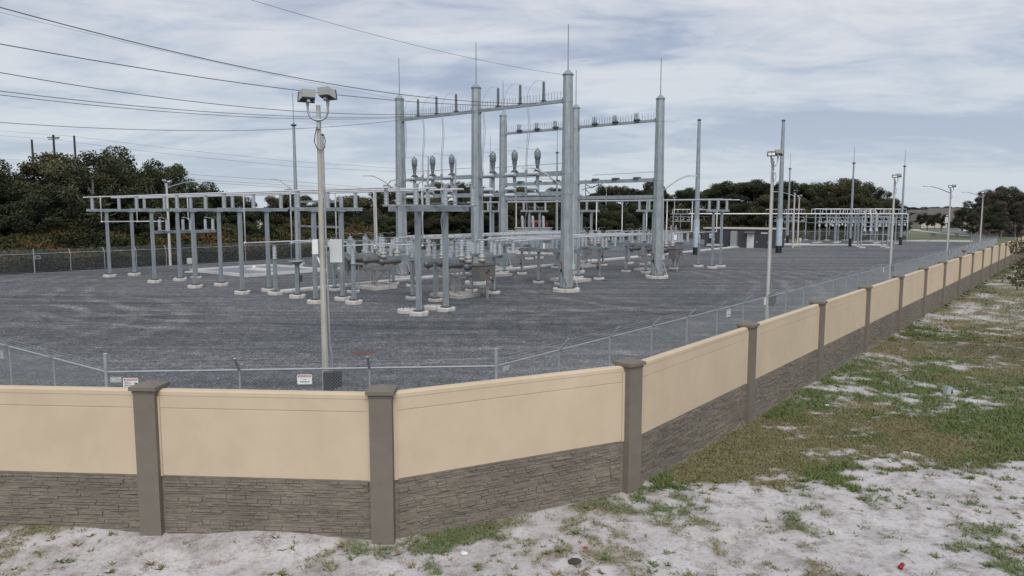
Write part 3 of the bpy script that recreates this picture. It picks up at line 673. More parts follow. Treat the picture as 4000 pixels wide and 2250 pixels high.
# plain foundations left empty
for l, a, b in (('empty round foundation with bolts left of the tall switch structure', -14.3, -.8), ('empty round foundation with bolts between the tall switch structure posts', -12.4, -.7)):
    T = thing('empty_foundation', l, 'foundation', W(a, b), TH, 'empty round foundations'); put('foundation', PAD_M, T); q = MB()
    for t in range(4): q.cyl((.25 * math.cos(t * 1.57), .25 * math.sin(t * 1.57), .1), (.25 * math.cos(t * 1.57), .25 * math.sin(t * 1.57), .34), .016, n=6)
    q.tube([(.1, .1, .2), (.05, .2, .5), (-.1, .3, .75)], .012, 5); q.build('anchor_bolt', DGALV, T)
# high switch structure at right end
hb = thing('high_switch_structure', 'tall two post disconnect structure with raised switch blades in front of the gantry', 'disconnect switch', W(-13.6, .4), TH)
for x in (-.95, 1.1):
    put('foundation', PAD_M, hb, (x, 0, 0)); q = MB(); q.sq((x, 0, .22), (x, 0, 5.42), .235); po = q.build('post', GALV, hb); put('base_plate', BP_M, po, (x, 0, 0))
q = MB(); q.box((0, -.35, 5.56), (5.2, .1, .26)); q.box((0, .35, 5.56), (5.2, .1, .26)); q.box((-.95, 0, 5.5), (.3, .7, .1)); q.box((1.1, 0, 5.5), (.3, .7, .1)); q.build('crossbeam', GALV, hb)
for x in (-2.1, 0, 2.1):
    q = MB(); q.beam((x - .08, -1.3, 5.74), (x - .08, 1.3, 5.74), .04, .1); q.beam((x + .08, -1.3, 5.74), (x + .08, 1.3, 5.74), .04, .1); sb = q.build('switch_base', GALV, hb)
    for y in (-1.1, .2, 1.1): put('insulator', INS_M, sb, (x, y, 5.79), 0, (.95, .95, .92))
    q = MB(); q.tube([(x, .2, 6.72), (x, .15, 7.3), (x, .12, 8.3)], [.06, .045, .03], 8); q.box((x, .2, 6.76), (.2, .3, .14)); q.box((x, 1.1, 6.74), (.16, .3, .1)); q.box((x, -1.1, 6.74), (.16, .24, .12))
    q.tube([(x, .2, 6.9), (x + .15, .5, 7.05), (x + .15, .9, 7.0), (x, 1.1, 6.76)], .025, 6); q.tube([(x, -1.1, 6.8), (x - .15, -.6, 6.98), (x, .1, 6.85)], .02, 6); q.build('switch_blade', ALUD, sb)
q = MB(); q.tube([(-.6, -.5, 5.85), (2.6, -.5, 5.9), (2.65, -.5, 5.4), (2.65, -.5, 4.4)], .022, 6); q.tube([(1.24, .14, 5.3), (1.24, .14, 1.5)], .02, 6); q.build('operating_rod', ALUD, hb)
q = MB(); q.box((1.26, 0, 1.45), (.12, .18, .22)); q.tube([(1.25, 0, 1.3), (1.32, -.08, .8), (1.27, 0, .3)], .016, 6); q.tube([(-.8, 0, .9), (-.82, 0, .25)], .016, 5); q.build('operator_handle', DARKG, hb)
# ------------------------------------------------------------------ circuit breakers
def breaker(label, a, b, rz, cab=True):
    T = thing('circuit_breaker', label, 'circuit breaker', W(a, b), rz, 'dead tank circuit breakers on pads')
    q = MB(); q.box((0, 0, .02), (2.0, 2.6, .36)); q.build('concrete_pad', CONC, T)
    f = MB()
    for x in (-.6, .6):
        for y in (-.95, .95): f.sq((x, y, .2), (x, y, 1.75), .06)
        f.beam((x, -1.9, 1.75), (x, 1.9, 1.75), .08, .14)
    for y in (-.95, .95): f.beam((-.7, y, 1.72), (.7, y, 1.72), .08, .08)
    f.beam((0, 0, .25), (0, -1.1, 1.3), .06, .06); f.beam((0, 0, .25), (0, 1.1, 1.3), .06, .06); f.sq((0, 0, .2), (0, 0, 1.72), .12); f.beam((0, -1.4, 1.35), (0, 1.4, 1.35), .2, .12); f.build('support_frame', STEELB, T)
    for y in (-1.75, 0, 1.75):
        t = MB(); t.lathe([(.02, -.98), (.14, -.96), (.2, -.85), (.2, .85), (.14, .96), (.02, .98)], 14, (0, y, 2.02), (1, 0, 0)); t.lathe([(.23, -.78), (.23, -.72)], 14, (0, y, 2.02), (1, 0, 0)); t.lathe([(.23, .72), (.23, .78)], 14, (0, y, 2.02), (1, 0, 0)); tk = t.build('tank', TANK, T)
        for s in (-1, 1):
            ax = Vector((s * .03, 0, 1)).normalized(); p0 = Vector((s * .62, y, 2.12))
            c = MB(); c.lathe([(.15, 0), (.15, .12), (.235, .13), (.235, .34), (.225, .345), (.225, .36), (.235, .365), (.235, .55), (.12, .56), (.12, .60)], 16, p0, ax); c.build('current_transformer', STEELB, tk)
            i = put('bushing', INS_S, tk, p0 + ax * .6, 0, (1.25, 1.25, .95)); i.rotation_euler = Vector((0, 0, 1)).rotation_difference(ax).to_euler()
            c = MB(); e = p0 + ax * 1.55; c.cyl(e, e + ax * .16, .025, n=6); c.box(e + ax * .15, (.1, .1, .05)); 
            e2 = e + ax * .16; c.tube([e2, e2 + Vector((s * .3, 0, .12)), e2 + Vector((s * .8, 0, .05)), e2 + Vector((s * 1.25, 0, .12))], .016, 5); c.build('terminal_lead', ALUD, tk)
    if cab:
        q = MB(); q.box((0, -2.42, 1.64), (1.35, .75, .9)); c = q.build('control_cabinet', CABM, T)
        q = MB(); q.box((0, -2.80, 1.64), (.012, .008, .86)); q.box((0, -2.42, 2.10), (1.42, .82, .03)); q.build('cabinet_trim', DARKG, c)
        q = MB()
        for x, z in ((-.13, 1.68), (.08, 1.8)): q.lathe([(.065, 0), (.065, .02), (.001, .021)], 14, (x, -2.80, z), (0, -1, 0))
        q.build('gauge', BLACK, c)
        q = MB(); q.box((.08, -2.802, 1.58), (.14, .006, .08)); q.add([(.2, -2.803, 1.43), (.32, -2.803, 1.43), (.26, -2.803, 1.54)], [(0, 1, 2)]); q.build('warning_label', SREDm, c)
        q = MB(); q.box((.26, -2.802, 1.35), (.1, .006, .07)); q.build('warning_label', WHITE, c)
        q = MB()
        for x in (.33, .46): q.cyl((x, -2.42, 0), (x, -2.42, 1.15), .035, n=8)
        q.build('conduit', STEELB, c)
    return T
RZB = TH
br = breaker('grey circuit breaker with round tanks left of the front gantry', -7.0, -12.0, TH + math.pi)
b2 = breaker('grey circuit breaker whose big cabinet faces the camera, in front of the gantry', -7.0, -4.1, TH)
dup(br, W(19.8, -12.2), TH + math.pi, 'circuit breaker partly hidden behind the left bay of the back gantry')
dup(b2, W(19.8, -4.2), TH, 'circuit breaker with grey cabinet right of the rightmost gantry leg')
for l, a, b in (('bare concrete breaker pad behind the left bay', 6.4, -12.2), ('bare concrete breaker pad behind the big front gantry leg', 6.4, -4.2)):
    T = tag(MB().box((0, 0, .05), (2.0, 2.6, .32)).build('breaker_pad', CONC, None, W(a, b), TH), l, 'concrete pad', 'bare breaker pads')
# ------------------------------------------------------------------ gantries
def gantry(label, a0, arresters, lamps):
    T = thing('dead_end_gantry', label, 'gantry', W(a0, -8.3), TH, 'steel dead end gantries')
    H = 14.5
    for k, y in enumerate((8.4, 0.1, -8.1)):
        put('foundation', PAD_L, T, (0, y, 0)); q = MB(); q.lathe([(.62, .24), (.62, .28), (.52, .285)], 20, (0, y, 0), smooth=False)
        for t in range(14): q.cyl((.57 * math.cos(t * .449), y + .57 * math.sin(t * .449), .16), (.57 * math.cos(t * .449), y + .57 * math.sin(t * .449), .34), .02, n=5)
        fl = q.build('base_flange', DGALV, T)
        q = MB(); q.lathe([(.49, .28), (.35, H)], 8, (0, y, 0), smooth=False, ph=R(12)); po = q.build('column', GALV, T)
        q = MB(); q.lathe([(.40, H), (.41, H + .05), (.05, H + .38), (.02, H + .39)], 8, (0, y, 0), smooth=False, ph=R(12)); q.build('cap', GALV, po)
        q = MB(); q.cyl((0, y, H + .3), (0, y, H + 3.3), .042, .03, n=6); q.build('lightning_rod', GALV, po)
        q = MB(); q.lathe([(.383, 12.72), (.383, 12.80)], 8, (0, y, 0), smooth=False, ph=R(12)); q.lathe([(.432, 8.0), (.432, 8.08)], 8, (0, y, 0), smooth=False, ph=R(12)); q.lathe([(.446, 6.62), (.446, 6.70)], 8, (0, y, 0), smooth=False, ph=R(12)); q.build('band', GALV, po)
        q = MB(); sx = .38
        q.tube([(.1, y - .42, 6.6), (.1, y - .45, 3.4), (.1, y - .50, 1.3), (.15, y - .72, .7), (.2, y - .85, .1)], .022, 6); q.box((.1, y - .52, 1.7), (.14, .14, .36)); q.build('conduit', LGREY, po)
        q = MB(); q.tube([(-.44, y + .1, 1.9), (-.47, y + .1, 1.5), (-.46, y - .1, .9), (-.45, y - .35, .4)], .016, 6); q.box((-.46, y + .12, 1.45), (.1, .12, .16)); q.build('ground_cable', BLACK, po)
        q = MB(); q.box((-.455, y + .16, 2.0), (.03, .12, .12)); q.build('tag_plate', SREDm, po)
    for (ya, yb) in ((8.05, .45), (-.25, -7.75)):
        c = (ya + yb) / 2; L = ya - yb
        q = MB(); q.sq((0, yb, 12.85), (0, ya, 12.85), .21); q.box((0, ya, 12.85), (.32, .06, .4)); q.box((0, yb, 12.85), (.32, .06, .4)); bm = q.build('top_beam', GALV, T)
        sp = MB(); t = yb + .15; 
        while t < ya - .1:
            for xx in ((-.09, .09)[int(t * 7.7) % 2],):
                j = random.uniform(-.05, .05); sp.cyl((xx, t, 12.96), (xx + j, t + random.uniform(-.04, .04), 13.50), .010, n=3)
            t += .13
        sp.build('bird_spikes', INSD, bm)
        for zz in (8.05, 6.68):
            q = MB(); q.box((0, c, zz), (.22, L, .3)); q.box((0, ya, zz), (.34, .06, .42)); q.box((0, yb, zz), (.34, .06, .42)); q.build('cross_beam', GALV, T)
        ys = [yb + L * f for f in (.222, .495, .765)]
        for y in ys:
            if arresters:
                q = MB(); q.box((0, y, 13.02), (.34, .3, .06)); q.cyl((0, y, 13.05), (0, y, 13.12), .1, n=8); q.build('arrester_bracket', DGALV, T)
                put('dark_insulator', INS_DK, T, (0, y, 13.1), 0, (1, 1, 1.15))
                q = MB(); q.ball((0, y, 14.3), .08, 8); q.tube([(0, y, 14.3), (-.1, y + .25, 14.42), (-.25, y + .55, 14.35), (-.4, y + .85, 14.0), (-.5, y + 1.0, 13.5), (-.52, y + 1.02, 12.95)], .014, 5); q.build('jumper_wire', ALUD, T)
                # bulb shaped instrument on the mid beam
                yb2 = y + .5
                q = MB(); q.box((0, yb2, 8.25), (.5, .34, .1)); q.box((.0, yb2, 8.33), (.3, .3, .08)); q.build('instrument_bracket', DGALV, T)
                q = MB(); q.lathe([(.17, 0), (.17, .06), (.09, .1), (.1, .35), (.13, .6), (.17, .85), (.2, .93), (.215, .94), (.215, .97), (.235, 1.0), (.25, 1.25), (.25, 1.5), (.22, 1.68), (.14, 1.78), (.07, 1.84), (.05, 1.95)], 16, (0, yb2, 8.37)); q.v = [(v[0] * .92, yb2 + (v[1] - yb2) * .92, 8.37 + (v[2] - 8.37) * .76) for v in q.v]; bo = q.build('voltage_transformer', BULB, T)
                q = MB(); q.lathe([(.165, .84), (.17, .06)], 16, (0, yb2, 8.37)) if False else None
                q.lathe([(.12, .1), (.135, .3), (.165, .55), (.2, .82)], 16, (0, yb2, 8.375)); q.v = [(v[0] * .94, yb2 + (v[1] - yb2) * .94, 8.37 + (v[2] - 8.37) * .76) for v in q.v]; q.build('lower_bushing', INSD, bo)
                q = MB(); q.tube([(0, yb2, 9.85), (-.1, yb2 + .25, 9.76), (-.3, yb2 + .6, 9.8), (-.55, yb2 + 1.4, 9.95)], .014, 5); q.build('top_lead', ALUD, bo)
                # double dropper conductor
                q = MB()
                for dd in (-.05, .05):
                    q.tube([(-.5, y + 1.0 + dd, 12.7), (-.55, y + .85 + dd, 11.9), (-.6, y + .78 + dd * 1.6, 11.2), (-.6, y + .85 + dd * 1.6, 10.6), (-.58, y + 1.0 + dd, 9.6), (-.5, y + 1.1 + dd, 8.8), (-.42, y + 1.12 + dd, 8.3)], .022, 5)
                q.build('dropper_conductor', FENCE, T)
            else:
                q = MB(); q.box((-.28, y, 13.02), (.5, .34, .05), Matrix.Rotation(R(-12), 3, 'Y')); q.box((-.28, y, 12.93), (.3, .3, .14)); q.box((-.1, y, 12.99), (.3, .5, .05)); q.build('arrester_bracket', DGALV, T)
                for t in range(14): pass
                q = MB()
                for t in range(16): q.cyl((-.3, y - .2 + t * .026, 13.0), (-.3 + random.uniform(-.1, .1), y - .2 + t * .026 + random.uniform(-.05, .05), 13.55), .011, n=3)
                q.build('bird_spikes', INSD, T)
                q = MB(); q.box((0, y, 8.26), (.5, .5, .14)); q.build('instrument_bracket', DGALV, T)
            # vertical switch hung between the beams
            if arresters:
                q = MB(); q.sq((0, y + .5, 6.8), (0, y + .5, 7.92), .18); q.build('hanger', GALV, T); q = MB(); q.tube([(-.5, y + 1.12, 8.3), (-.5, y + 1.12, 6.0)], .035, 8); q.box((-.5, y + 1.12, 8.15), (.14, .14, .4)); q.box((-.5, y + 1.12, 7.0), (.16, .16, .3)); q.build('vertical_blade', ALUD, T)
                for zz in (8.08, 7.05, 6.62):
                    i = put('insulator', INS_M, T, (-.35, y + 1.05, zz), 0, (.95, .95, .85)); i.rotation_euler = (R(90), 0, 0)
                q = MB(); q.tube([(-.5, y + 1.12, 6.5), (-.45, y + 1.05, 5.6), (-.55, y + 1.2, 4.8), (-.5, y + 1.1, 3.6)], .014, 5); q.tube([(-.45, y + 1.12, 6.5), (-.4, y + 1.15, 5.6), (-.45, y + 1.25, 4.8), (-.45, y + 1.15, 3.6)], .014, 5); q.build('dropper_conductor', FENCE, T)
        q = MB(); q.tube([(-.2, yb, 8.7), (-.2, ya - 1.6, 8.62)], .022, 6); q.build('operating_rod', ALUD, T)
    for (y, ang) in lamps:
        a = MB(); d = Vector((math.cos(ang), math.sin(ang), 0)); p = Vector((0, y, 0))
        a.tube([p + d * .4 + Vector((0, 0, 7.2)), p + d * 1.4 + Vector((0, 0, 7.95)), p + d * 2.2 + Vector((0, 0, 8.35)), p + d * 2.5 + Vector((0, 0, 8.38))], .045, 8); ar = a.build('lamp_arm', ALUD, T)
        h = MB(); q0 = p + d * 2.75 + Vector((0, 0, 8.38)); h.beam(q0 - d * .35, q0 + d * .35, .24, .09); h.build('street_lamp_head', LGREY, ar)
    return T
# local angle of a world direction w: w - TH
gantry('front steel gantry with three thick columns, arrester posts and bulb shaped transformers', 0.0, True, [(8.4, math.pi - TH), (-8.1, R(178) - TH)])
gantry('back steel gantry with three thick columns and bare beams', 13.2, False, [(.1, math.pi - TH), (-8.1, R(0) - TH)])

# ------------------------------------------------------------------ ground mats, trench, slab, manhole
for i, (u, v) in enumerate(((1800, 1223), (1790, 1185), (1995, 1152), (2150, 1148), (2250, 1117), (2385, 1096), (2666, 1055))):
    x, y = G(u, v); b = MB(); b.box((0, 0, .03), (1.15, 1.15, .05))
    for k in range(9): b.box((0, -.5 + k * .125, .058), (1.1, .02, .01))
    tag(b.build('ground_mat', MATP, None, (x, y, 0), R(20)), ['flat steel ground mat nearest the camera, by the tall switch structure', 'flat steel ground mat left of the breaker cabinet', 'flat steel ground mat right of the breaker cabinet',
        'flat steel ground mat in front of the biggest gantry leg', 'flat steel ground mat behind the biggest gantry leg', 'flat steel ground mat right of the front gantry', 'flat steel ground mat farthest right, before the steel poles'][i], 'ground mat', 'steel ground mats on the gravel')
tr = thing('cable_trench', 'long white concrete cable trench cover running across the gravel yard', 'cable trench', W(-13.2, -14.6), math.atan2(W(73, -15.6)[1] - W(-13.2, -14.6)[1], W(73, -15.6)[0] - W(-13.2, -14.6)[0]))
q = MB(); k = 0.0
while k < 84: q.box((k + .74, 0, .13), (1.46, .62, .1)); k += 1.5
q.build('cover_slab', CONCW, tr); q = MB(); q.box((42, -.36, .06), (84.4, .1, .14)); q.box((42, .36, .06), (84.4, .1, .14)); q.build('trench_side', CONC, tr)
sx, sy, _ = W(-3.7, -32.0)
sl = thing('equipment_slab', 'wide pale concrete slab with grey infill behind the left bus supports', 'concrete slab', (sx, sy, 0), TH)
q = MB()
for cx, cy, dx, dy in ((0, 4.6, 8.2, .25), (0, -4.6, 8.2, .25), (4.0, 0, .25, 9), (-4.0, 0, .25, 9)): q.box((cx, cy, .08), (dx, dy, .32))
q.build('slab_kerb', CONCW, sl); MB().box((0, 0, .03), (7.8, 9.0, .16)).build('slab_infill', M('slab_grey', (.20, .215, .235), .8, 0, .1, 2), sl)
q = MB(); q.box((.6, .5, .16), (.5, 3.2, .12)); q.box((-.3, -.2, .16), (.35, 3.2, .1)); q.ball((.9, 2.2, .25), .2, 10, .7); q.build('cable_cover', CONCW, sl)
x, y = G(1425, 1378); tag(MB().lathe([(.42, -.02), (.42, .004), (.40, .010), (.01, .011)], 24, smooth=False).build('manhole_cover', M('rusty_iron', (.12, .065, .045), .9, 0, .3, 10), None, (x, y, 0)), 'rusty round manhole cover in the gravel', 'manhole cover')
x, y = G(742, 1064); T = thing('control_pedestal', 'small grey box on a post beside the concrete slab', 'cabinet', (x, y, 0), TH); MB().sq((0, 0, 0), (0, 0, .9), .08).build('post', GALV, T); MB().box((0, 0, 1.05), (.35, .25, .5)).build('box', LGREY, T); put('foundation', PAD_S, T, (0, 0, -.06))

# ------------------------------------------------------------------ masts and tall poles
def mast(label, u, v, vtop, vrod, lamp=None, blackfoot=False, y=None, w=.2):
    if y is None: x, y = G(u, v)
    else: x = (u - 2000) / FPX * (y * CPI + 1 * SPI)
    H = HT(vtop, y); HR = HT(vrod, y); T = thing('lightning_mast', label, 'mast', (x, y, 0), TH, 'slim lightning masts')
    MB().lathe([(w * 1.15, 0), (w * .62, H)], 12, smooth=False).build('mast', GALV, T)
    MB().lathe([(w * .3, H - .12), (w * 1.5, H), (w * 1.5, H + .06), (w * .3, H + .2)], 12).build('top_flange', DGALV, T); MB().cyl((0, 0, H), (0, 0, HR), .05, .03, n=6).build('lightning_rod', GALV, T)
    if blackfoot: MB().lathe([(w * 1.25, 0), (w * 1.2, 1.3)], 12, smooth=False).build('black_foot', BLACK, T)
    else: put('foundation', PAD_M, T)
    if lamp:
        zl = HT(lamp, y); a = MB(); d = Vector((math.cos(R(180) - TH), math.sin(R(180) - TH), 0)); a.tube([d * .15 + Vector((0, 0, zl - 1.1)), d * 1.1 + Vector((0, 0, zl - .45)), d * 1.8 + Vector((0, 0, zl)), d * 2.1 + Vector((0, 0, zl))], .045, 8)
        ar = a.build('lamp_arm', ALUD, T); h = MB(); q0 = d * 2.3 + Vector((0, 0, zl)); h.beam(q0 - d * .33, q0 + d * .33, .24, .09); h.build('street_lamp_head', LGREY, ar)
mast('slim lightning mast with lamp arm left of the big floodlight pole', 1164, 1042, 490, 362, 700)
mast('slim lightning mast with black foot among the far switchyard frames', 3320, 963, 638, 572, None, True)
mast('slim lightning mast with black foot at the right end of the far switchyard', 3517, 957, 650, 586, None, True)
mast('slim lightning mast just right of the taller steel pole', 3075, 948, 660, 600, None, True)
mast('thin lightning mast seen behind the front gantry span', 1916, 0, 610, 530, None, False, 112, .18)
mast('thin lightning mast seen left of the biggest gantry leg', 2175, 0, 597, 510, None, False, 105, .18)
for u, v, vt, l in ((2718, 995, 472, 'tall tapered steel pole with black foot left of the control building'), (3041, 988, 474, 'tall tapered steel pole with black foot right of the control building')):
    x, y = G(u, v); H = HT(vt, y); T = thing('steel_pole', l, 'steel pole', (x, y, 0), 0, 'tall tapered steel poles')
    MB().lathe([(.385, .95), (.2, H)], 12, smooth=False).build('pole', GALV, T); MB().lathe([(.40, .95), (.395, 4.5)], 12, smooth=False).build('lower_sleeve', M('bright_galvanised', (.42, .49, .54), .5, .25, .18, 2), T)
    MB().lathe([(.41, 0), (.41, .98)], 12, smooth=False).build('black_foot', BLACK, T); MB().lathe([(.22, H), (.26, H + .04), (.22, H + .2), (.01, H + .24)], 12).build('cap', DARKG, T)
# ------------------------------------------------------------------ control building
cbx = W(71.3, -15.3); CB = thing('control_building', 'dark grey single storey control building with pale flat roof edge', 'building', cbx, TH)
# local -x side (a smaller) faces the camera; y runs along -b
MB().box((0, 0, 1.42), (4.4, 11.2, 2.85)).build('wall', BLDG, CB); MB().box((0, 0, 2.95), (4.75, 11.6, .2)).build('roof', WALLTRIM, CB)
X0 = -2.2
q = MB(); q.box((X0 - .02, -1.9, 1.12), (.1, 1.1, 2.25)); d = q.build('door', M('door_white', (.55, .56, .56), .5, 0, .05), CB); MB().box((X0 - .09, -1.55, 1.05), (.06, .08, .16)).build('handle', DARKG, d)
q = MB(); q.box((X0 - .012, -1.9, 1.16), (.06, 1.24, 2.36)); q.build('door_frame', DARKG, d)
q = MB(); q.add([(X0, -2.7, 2.55), (X0, -1.1, 2.55), (X0 - .7, -1.1, 2.36), (X0 - .7, -2.7, 2.36), (X0, -2.7, 2.47), (X0, -1.1, 2.47), (X0 - .7, -1.1, 2.30), (X0 - .7, -2.7, 2.30)], [(0, 1, 2, 3), (7, 6, 5, 4), (0, 3, 7, 4), (1, 5, 6, 2), (3, 2, 6, 7)]); q.build('awning', CABM, CB)
q = MB(); q.box((X0 - .3, .6, 1.25), (.6, .95, 2.3)); q.box((X0 - .25, .6, 2.48), (.5, .9, .16)); q.box((X0 - .61, .6, 1.4), (.03, .8, .9)); q.build('air_conditioner', ALUD, CB)
MB().box((X0 - .02, -4.0, 2.30), (.05, 1.0, .14)).build('wall_lamp', WHITE, CB)
q = MB(); q.lathe([(.28, 0), (.28, .4)], 12, (X0 - .4, 4.4, 1.85), (1, 0, 0)); q.box((X0 - .2, 4.4, 1.6), (.4, .5, .4)); q.build('vent_hood', LGREY, CB)
q = MB()
for yy, zz in ((-2.9, .9), (-4.6, .9), (1.35, 1.0), (3.9, 1.2)): q.box((X0 - .03, yy, zz), (.06, .08, .24))
q.build('wall_bracket', LGREY, CB)
q = MB(); q.beam((X0 - 1.4, 4.7, .25), (X0 - 1.4, 2.0, .25), .06, .08); q.beam((X0 - 1.0, 4.7, .45), (X0 - 1.0, 2.0, .45), .06, .08)
for k in range(9): q.beam((X0 - 1.4, 2.1 + k * .3, .25), (X0 - 1.0, 2.1 + k * .3, .45), .04, .04)
tag(q.build('ladder', WHITE, None, cbx, TH), 'white ladder lying along the foot of the dark control building', 'ladder')
q = MB(); q.box((X0 - .7, .6, .08), (1.2, 1.3, .16)); q.build('doorstep', CONC, CB)
x, y = G(3100, 965); T = thing('hydrant_stand', 'small yellow post with white splayed feet on the gravel', 'bollard', (x, y, 0)); MB().cyl((.2, 0, 0), (.2, 0, 1.4), .06, n=8).build('post', YELL, T); q = MB(); q.tube([(.2, 0, .35), (-.2, 0, .05)], .05, 6); q.tube([(.2, 0, .35), (.6, 0, .05)], .05, 6); q.build('foot', WHITE, T)
x, y = G(3124, 965); T = thing('meter_pedestal', 'grey meter pedestal right of the yellow post', 'cabinet', (x, y, 0)); MB().cyl((0, 0, 0), (0, 0, 1.1), .09, n=8).build('post', LGREY, T); MB().box((0, 0, 1.2), (.34, .3, .42)).build('box', LGREY, T)
# ------------------------------------------------------------------ power transformers
def transformer(label, x, y, rz, s=1.0, red=True):
    T = thing('power_transformer', label, 'transformer', (x, y, 0), rz, 'large power transformers'); T.scale = (s, s, s)
    MB().box((0, 0, .2), (7.4, 3.6, .5)).build('plinth', CONC, T)
    q = MB(); q.box((0, 0, 1.9), (4.6, 2.0, 2.9)); q.box((0, 0, 3.4), (4.8, 2.2, .12))
    for k in range(6): q.box((-2 + k * .8, -1.05, 1.9), (.08, .12, 2.8))
    q.build('tank', M('radiator_grey', (.30, .31, .32), .5, .1), T)
    for sx in (-1, 1):
        q = MB()
        for k in range(9): q.box((sx * 2.95, -1.2 + k * .3, 1.9), (1.1, .07, 2.3))
        q.build('radiator', M('radiator_grey', (.30, .31, .32), .5, .1), T)
    for k in range(3):
        q = MB(); ax = Vector((0, -.25, 1)); q.lathe([(.14, 0), (.14, .2)], 10, (-1.4 + k * 1.4, -.5, 3.45), ax); c = q.build('turret', LGREY, T)
        i = put('bushing', INS_S, T, (-1.4 + k * 1.4, -.56, 3.62), 0, (1.5, 1.5, 1.35)); i.rotation_euler = (R(14), 0, 0)
    if red:
        for k in range(4): MB().lathe([(.09, 0), (.14, .1), (.1, .2), (.14, .35), (.1, .5), (.13, .6), (.05, .7)], 8, (-.6 + k * .75, .55, 3.46)).build('maroon_bushing', MAROON, T)
    q = MB(); q.lathe([(.26, -1.1), (.26, 1.1)], 14, (.2, .6, 4.1) if red else (0, .5, 4.3), (1, 0, 0)); q.build('conservator', MAROON if red else LGREY, T)
    MB().box((1.2, -1.35, 1.4), (1.0, .5, 1.5)).build('control_cabinet', WHITE, T)
    return T
x, y = G(2085, 990); transformer('big light grey power transformer with red tank behind the gantries', x, y, R(-12))
x, y = G(2620, 945); transformer('smaller pale transformer with red tank at the far switchyard', x, y, R(-12), .62)

# ------------------------------------------------------------------ far distribution switchyard frames
def dist_bay(label, loc, rz, seed=0, grp='low frames of the far switchyard', rec=True, maroon=False):
    T = thing('switchyard_frame', label, 'switchyard frame', (*loc[:2], 0), rz, grp)
    for x in (-1.9, 0, 1.9):
        for y in (-1.2, 1.2):
            if (x == 0) == (y < 0): continue
            q = MB(); q.sq((x, y, .1), (x, y, 5.1), .17); q.build('post', GALV, T)
            q = MB(); q.box((x, y, .0), (.9, .9, .28)); q.build('foundation', CONC, T)
    q = MB()
    for z, w in ((5.15, .16), (4.55, .1), (3.6, .1)):
        for y in (-1.2, 1.2): q.beam((-2.2, y, z), (2.2, y, z), w, w)
    for x in (-1.9, 1.9): q.beam((x, -1.4, 5.15), (x, 1.4, 5.15), .14, .14)
    q.build('crossbeam', GALV, T)
    q = MB(); q.tube([(-1.9, -.9, 5.2), (-1.9, -.9, 6.1), (1.7, -.9, 6.1), (1.7, -.9, 5.2)], .05, 6); q.tube([(-1.7, .9, 5.2), (-1.7, .9, 6.05), (1.9, .9, 6.05), (1.9, .9, 5.2)], .05, 6)
    for x in (-.9, .1, 1.0): q.cyl((x, -.9, 5.2), (x, -.9, 6.1), .04, n=6)
    q.build('pipe_frame', ALU, T)
    for x in (-1.2, 0, 1.2):
        q = MB(); q.lathe([(.05, 0), (.1, .08), (.05, .16), (.1, .24), (.05, .32), (.1, .4), (.05, .5)], 8, (x, -1.2, 5.22)); q.lathe([(.05, 0), (.1, .08), (.05, .16), (.1, .24), (.05, .32), (.05, .4)], 8, (x, -1.25, 4.58)); q.build('insulator', MAROON if maroon else INSD, T)
        q = MB(); q.tube([(x, -1.35, 4.5), (x + .25, -1.5, 4.2), (x + .3, -1.5, 3.7), (x, -1.4, 3.6)], .035, 6); q.tube([(x - .3, -1.3, 3.9), (x + .3, -1.3, 3.9)], .05, 6); q.build('bus_jumper', ALU, T)
        if rec: q = MB(); q.box((x, -1.3, 3.15), (.3, .25, .34)); q.cyl((x, -1.3, 3.3), (x, -1.3, 3.6), .04, n=6); q.build('recloser', LGREY, T)
    return T
x, y = G(3210, 948); d0 = dist_bay('leftmost frame of the right hand group in the far switchyard', (x, y), R(2))
k = 1
for u, v, l in ((3285, 947, 'second frame of the right hand group in the far switchyard'), (3360, 946, 'third frame of the right hand group, behind the slim mast'), (3440, 950, 'fourth frame of the right hand group, before the last mast'),
                (3250, 938, 'rear left frame in the right hand group of the far switchyard'), (3330, 938, 'rear middle frame in the right hand group of the far switchyard'), (3420, 939, 'rear right frame in the right hand group of the far switchyard'), (3490, 941, 'rightmost rear frame of the far switchyard')):
    x, y = G(u, v); dup(d0, (x, y, 0), R(2 + k), l); k += 1
x, y = G(2880, 925); d1 = dist_bay('frame with maroon insulators just behind the control building door', (x, y), R(-4), rec=False, maroon=True)
for u, v, l in ((2660, 932, 'frame with maroon insulators right of the gantry leg'), (2740, 928, 'frame with maroon insulators behind the left tall steel pole'), (2810, 926, 'frame with maroon insulators behind the left end of the control building'),
                (2950, 928, 'frame with maroon insulators behind the right end of the control building'), (3020, 932, 'frame with maroon insulators left of the right tall steel pole'), (3100, 936, 'frame with maroon insulators right of the right tall steel pole')):
    x, y = G(u, v); dup(d1, (x, y, 0), R(-4), l)
# white main bus over the frames
y = 116.0; zz = HT(835, y)
def at(u, y, z): return ((u - 2000) / FPX * (y * CPI - (z - CAM_H) * SPI), y, z)
for k, (u0, u1, dv) in enumerate(((2690, 3395, 0), (2700, 3420, .9), (2720, 3540, 1.8))):
    A_ = at(u0, y + dv, zz); B_ = at(u1, y + dv - 2, zz); bus('long pale bus tube over the far switchyard frames, %s of three' % nm[k], [A_, B_], [[B_, (B_[0] + .25, B_[1], zz - .15), (B_[0] + .3, B_[1], zz - 2.2)]], .08, 'pale bus tubes of the far switchyard')
T = thing('support_rack', 'open ladder shaped steel frame in front of the far switchyard', 'steel frame', (0, 0, 0))
xa, ya = G(3362, 968); xb, yb_ = G(3466, 969)
for (xx, yy) in ((xa, ya), (xb, yb_), (xa + 1.2, ya + 3.5), (xb + 1.0, yb_ + 3.5)):
    q = MB(); q.sq((xx, yy, .1), (xx, yy, 4.9), .17); q.build('post', GALV, T); q = MB(); q.box((xx, yy, .03), (1, 1, .26)); q.build('foundation', CONC, T)
q = MB()
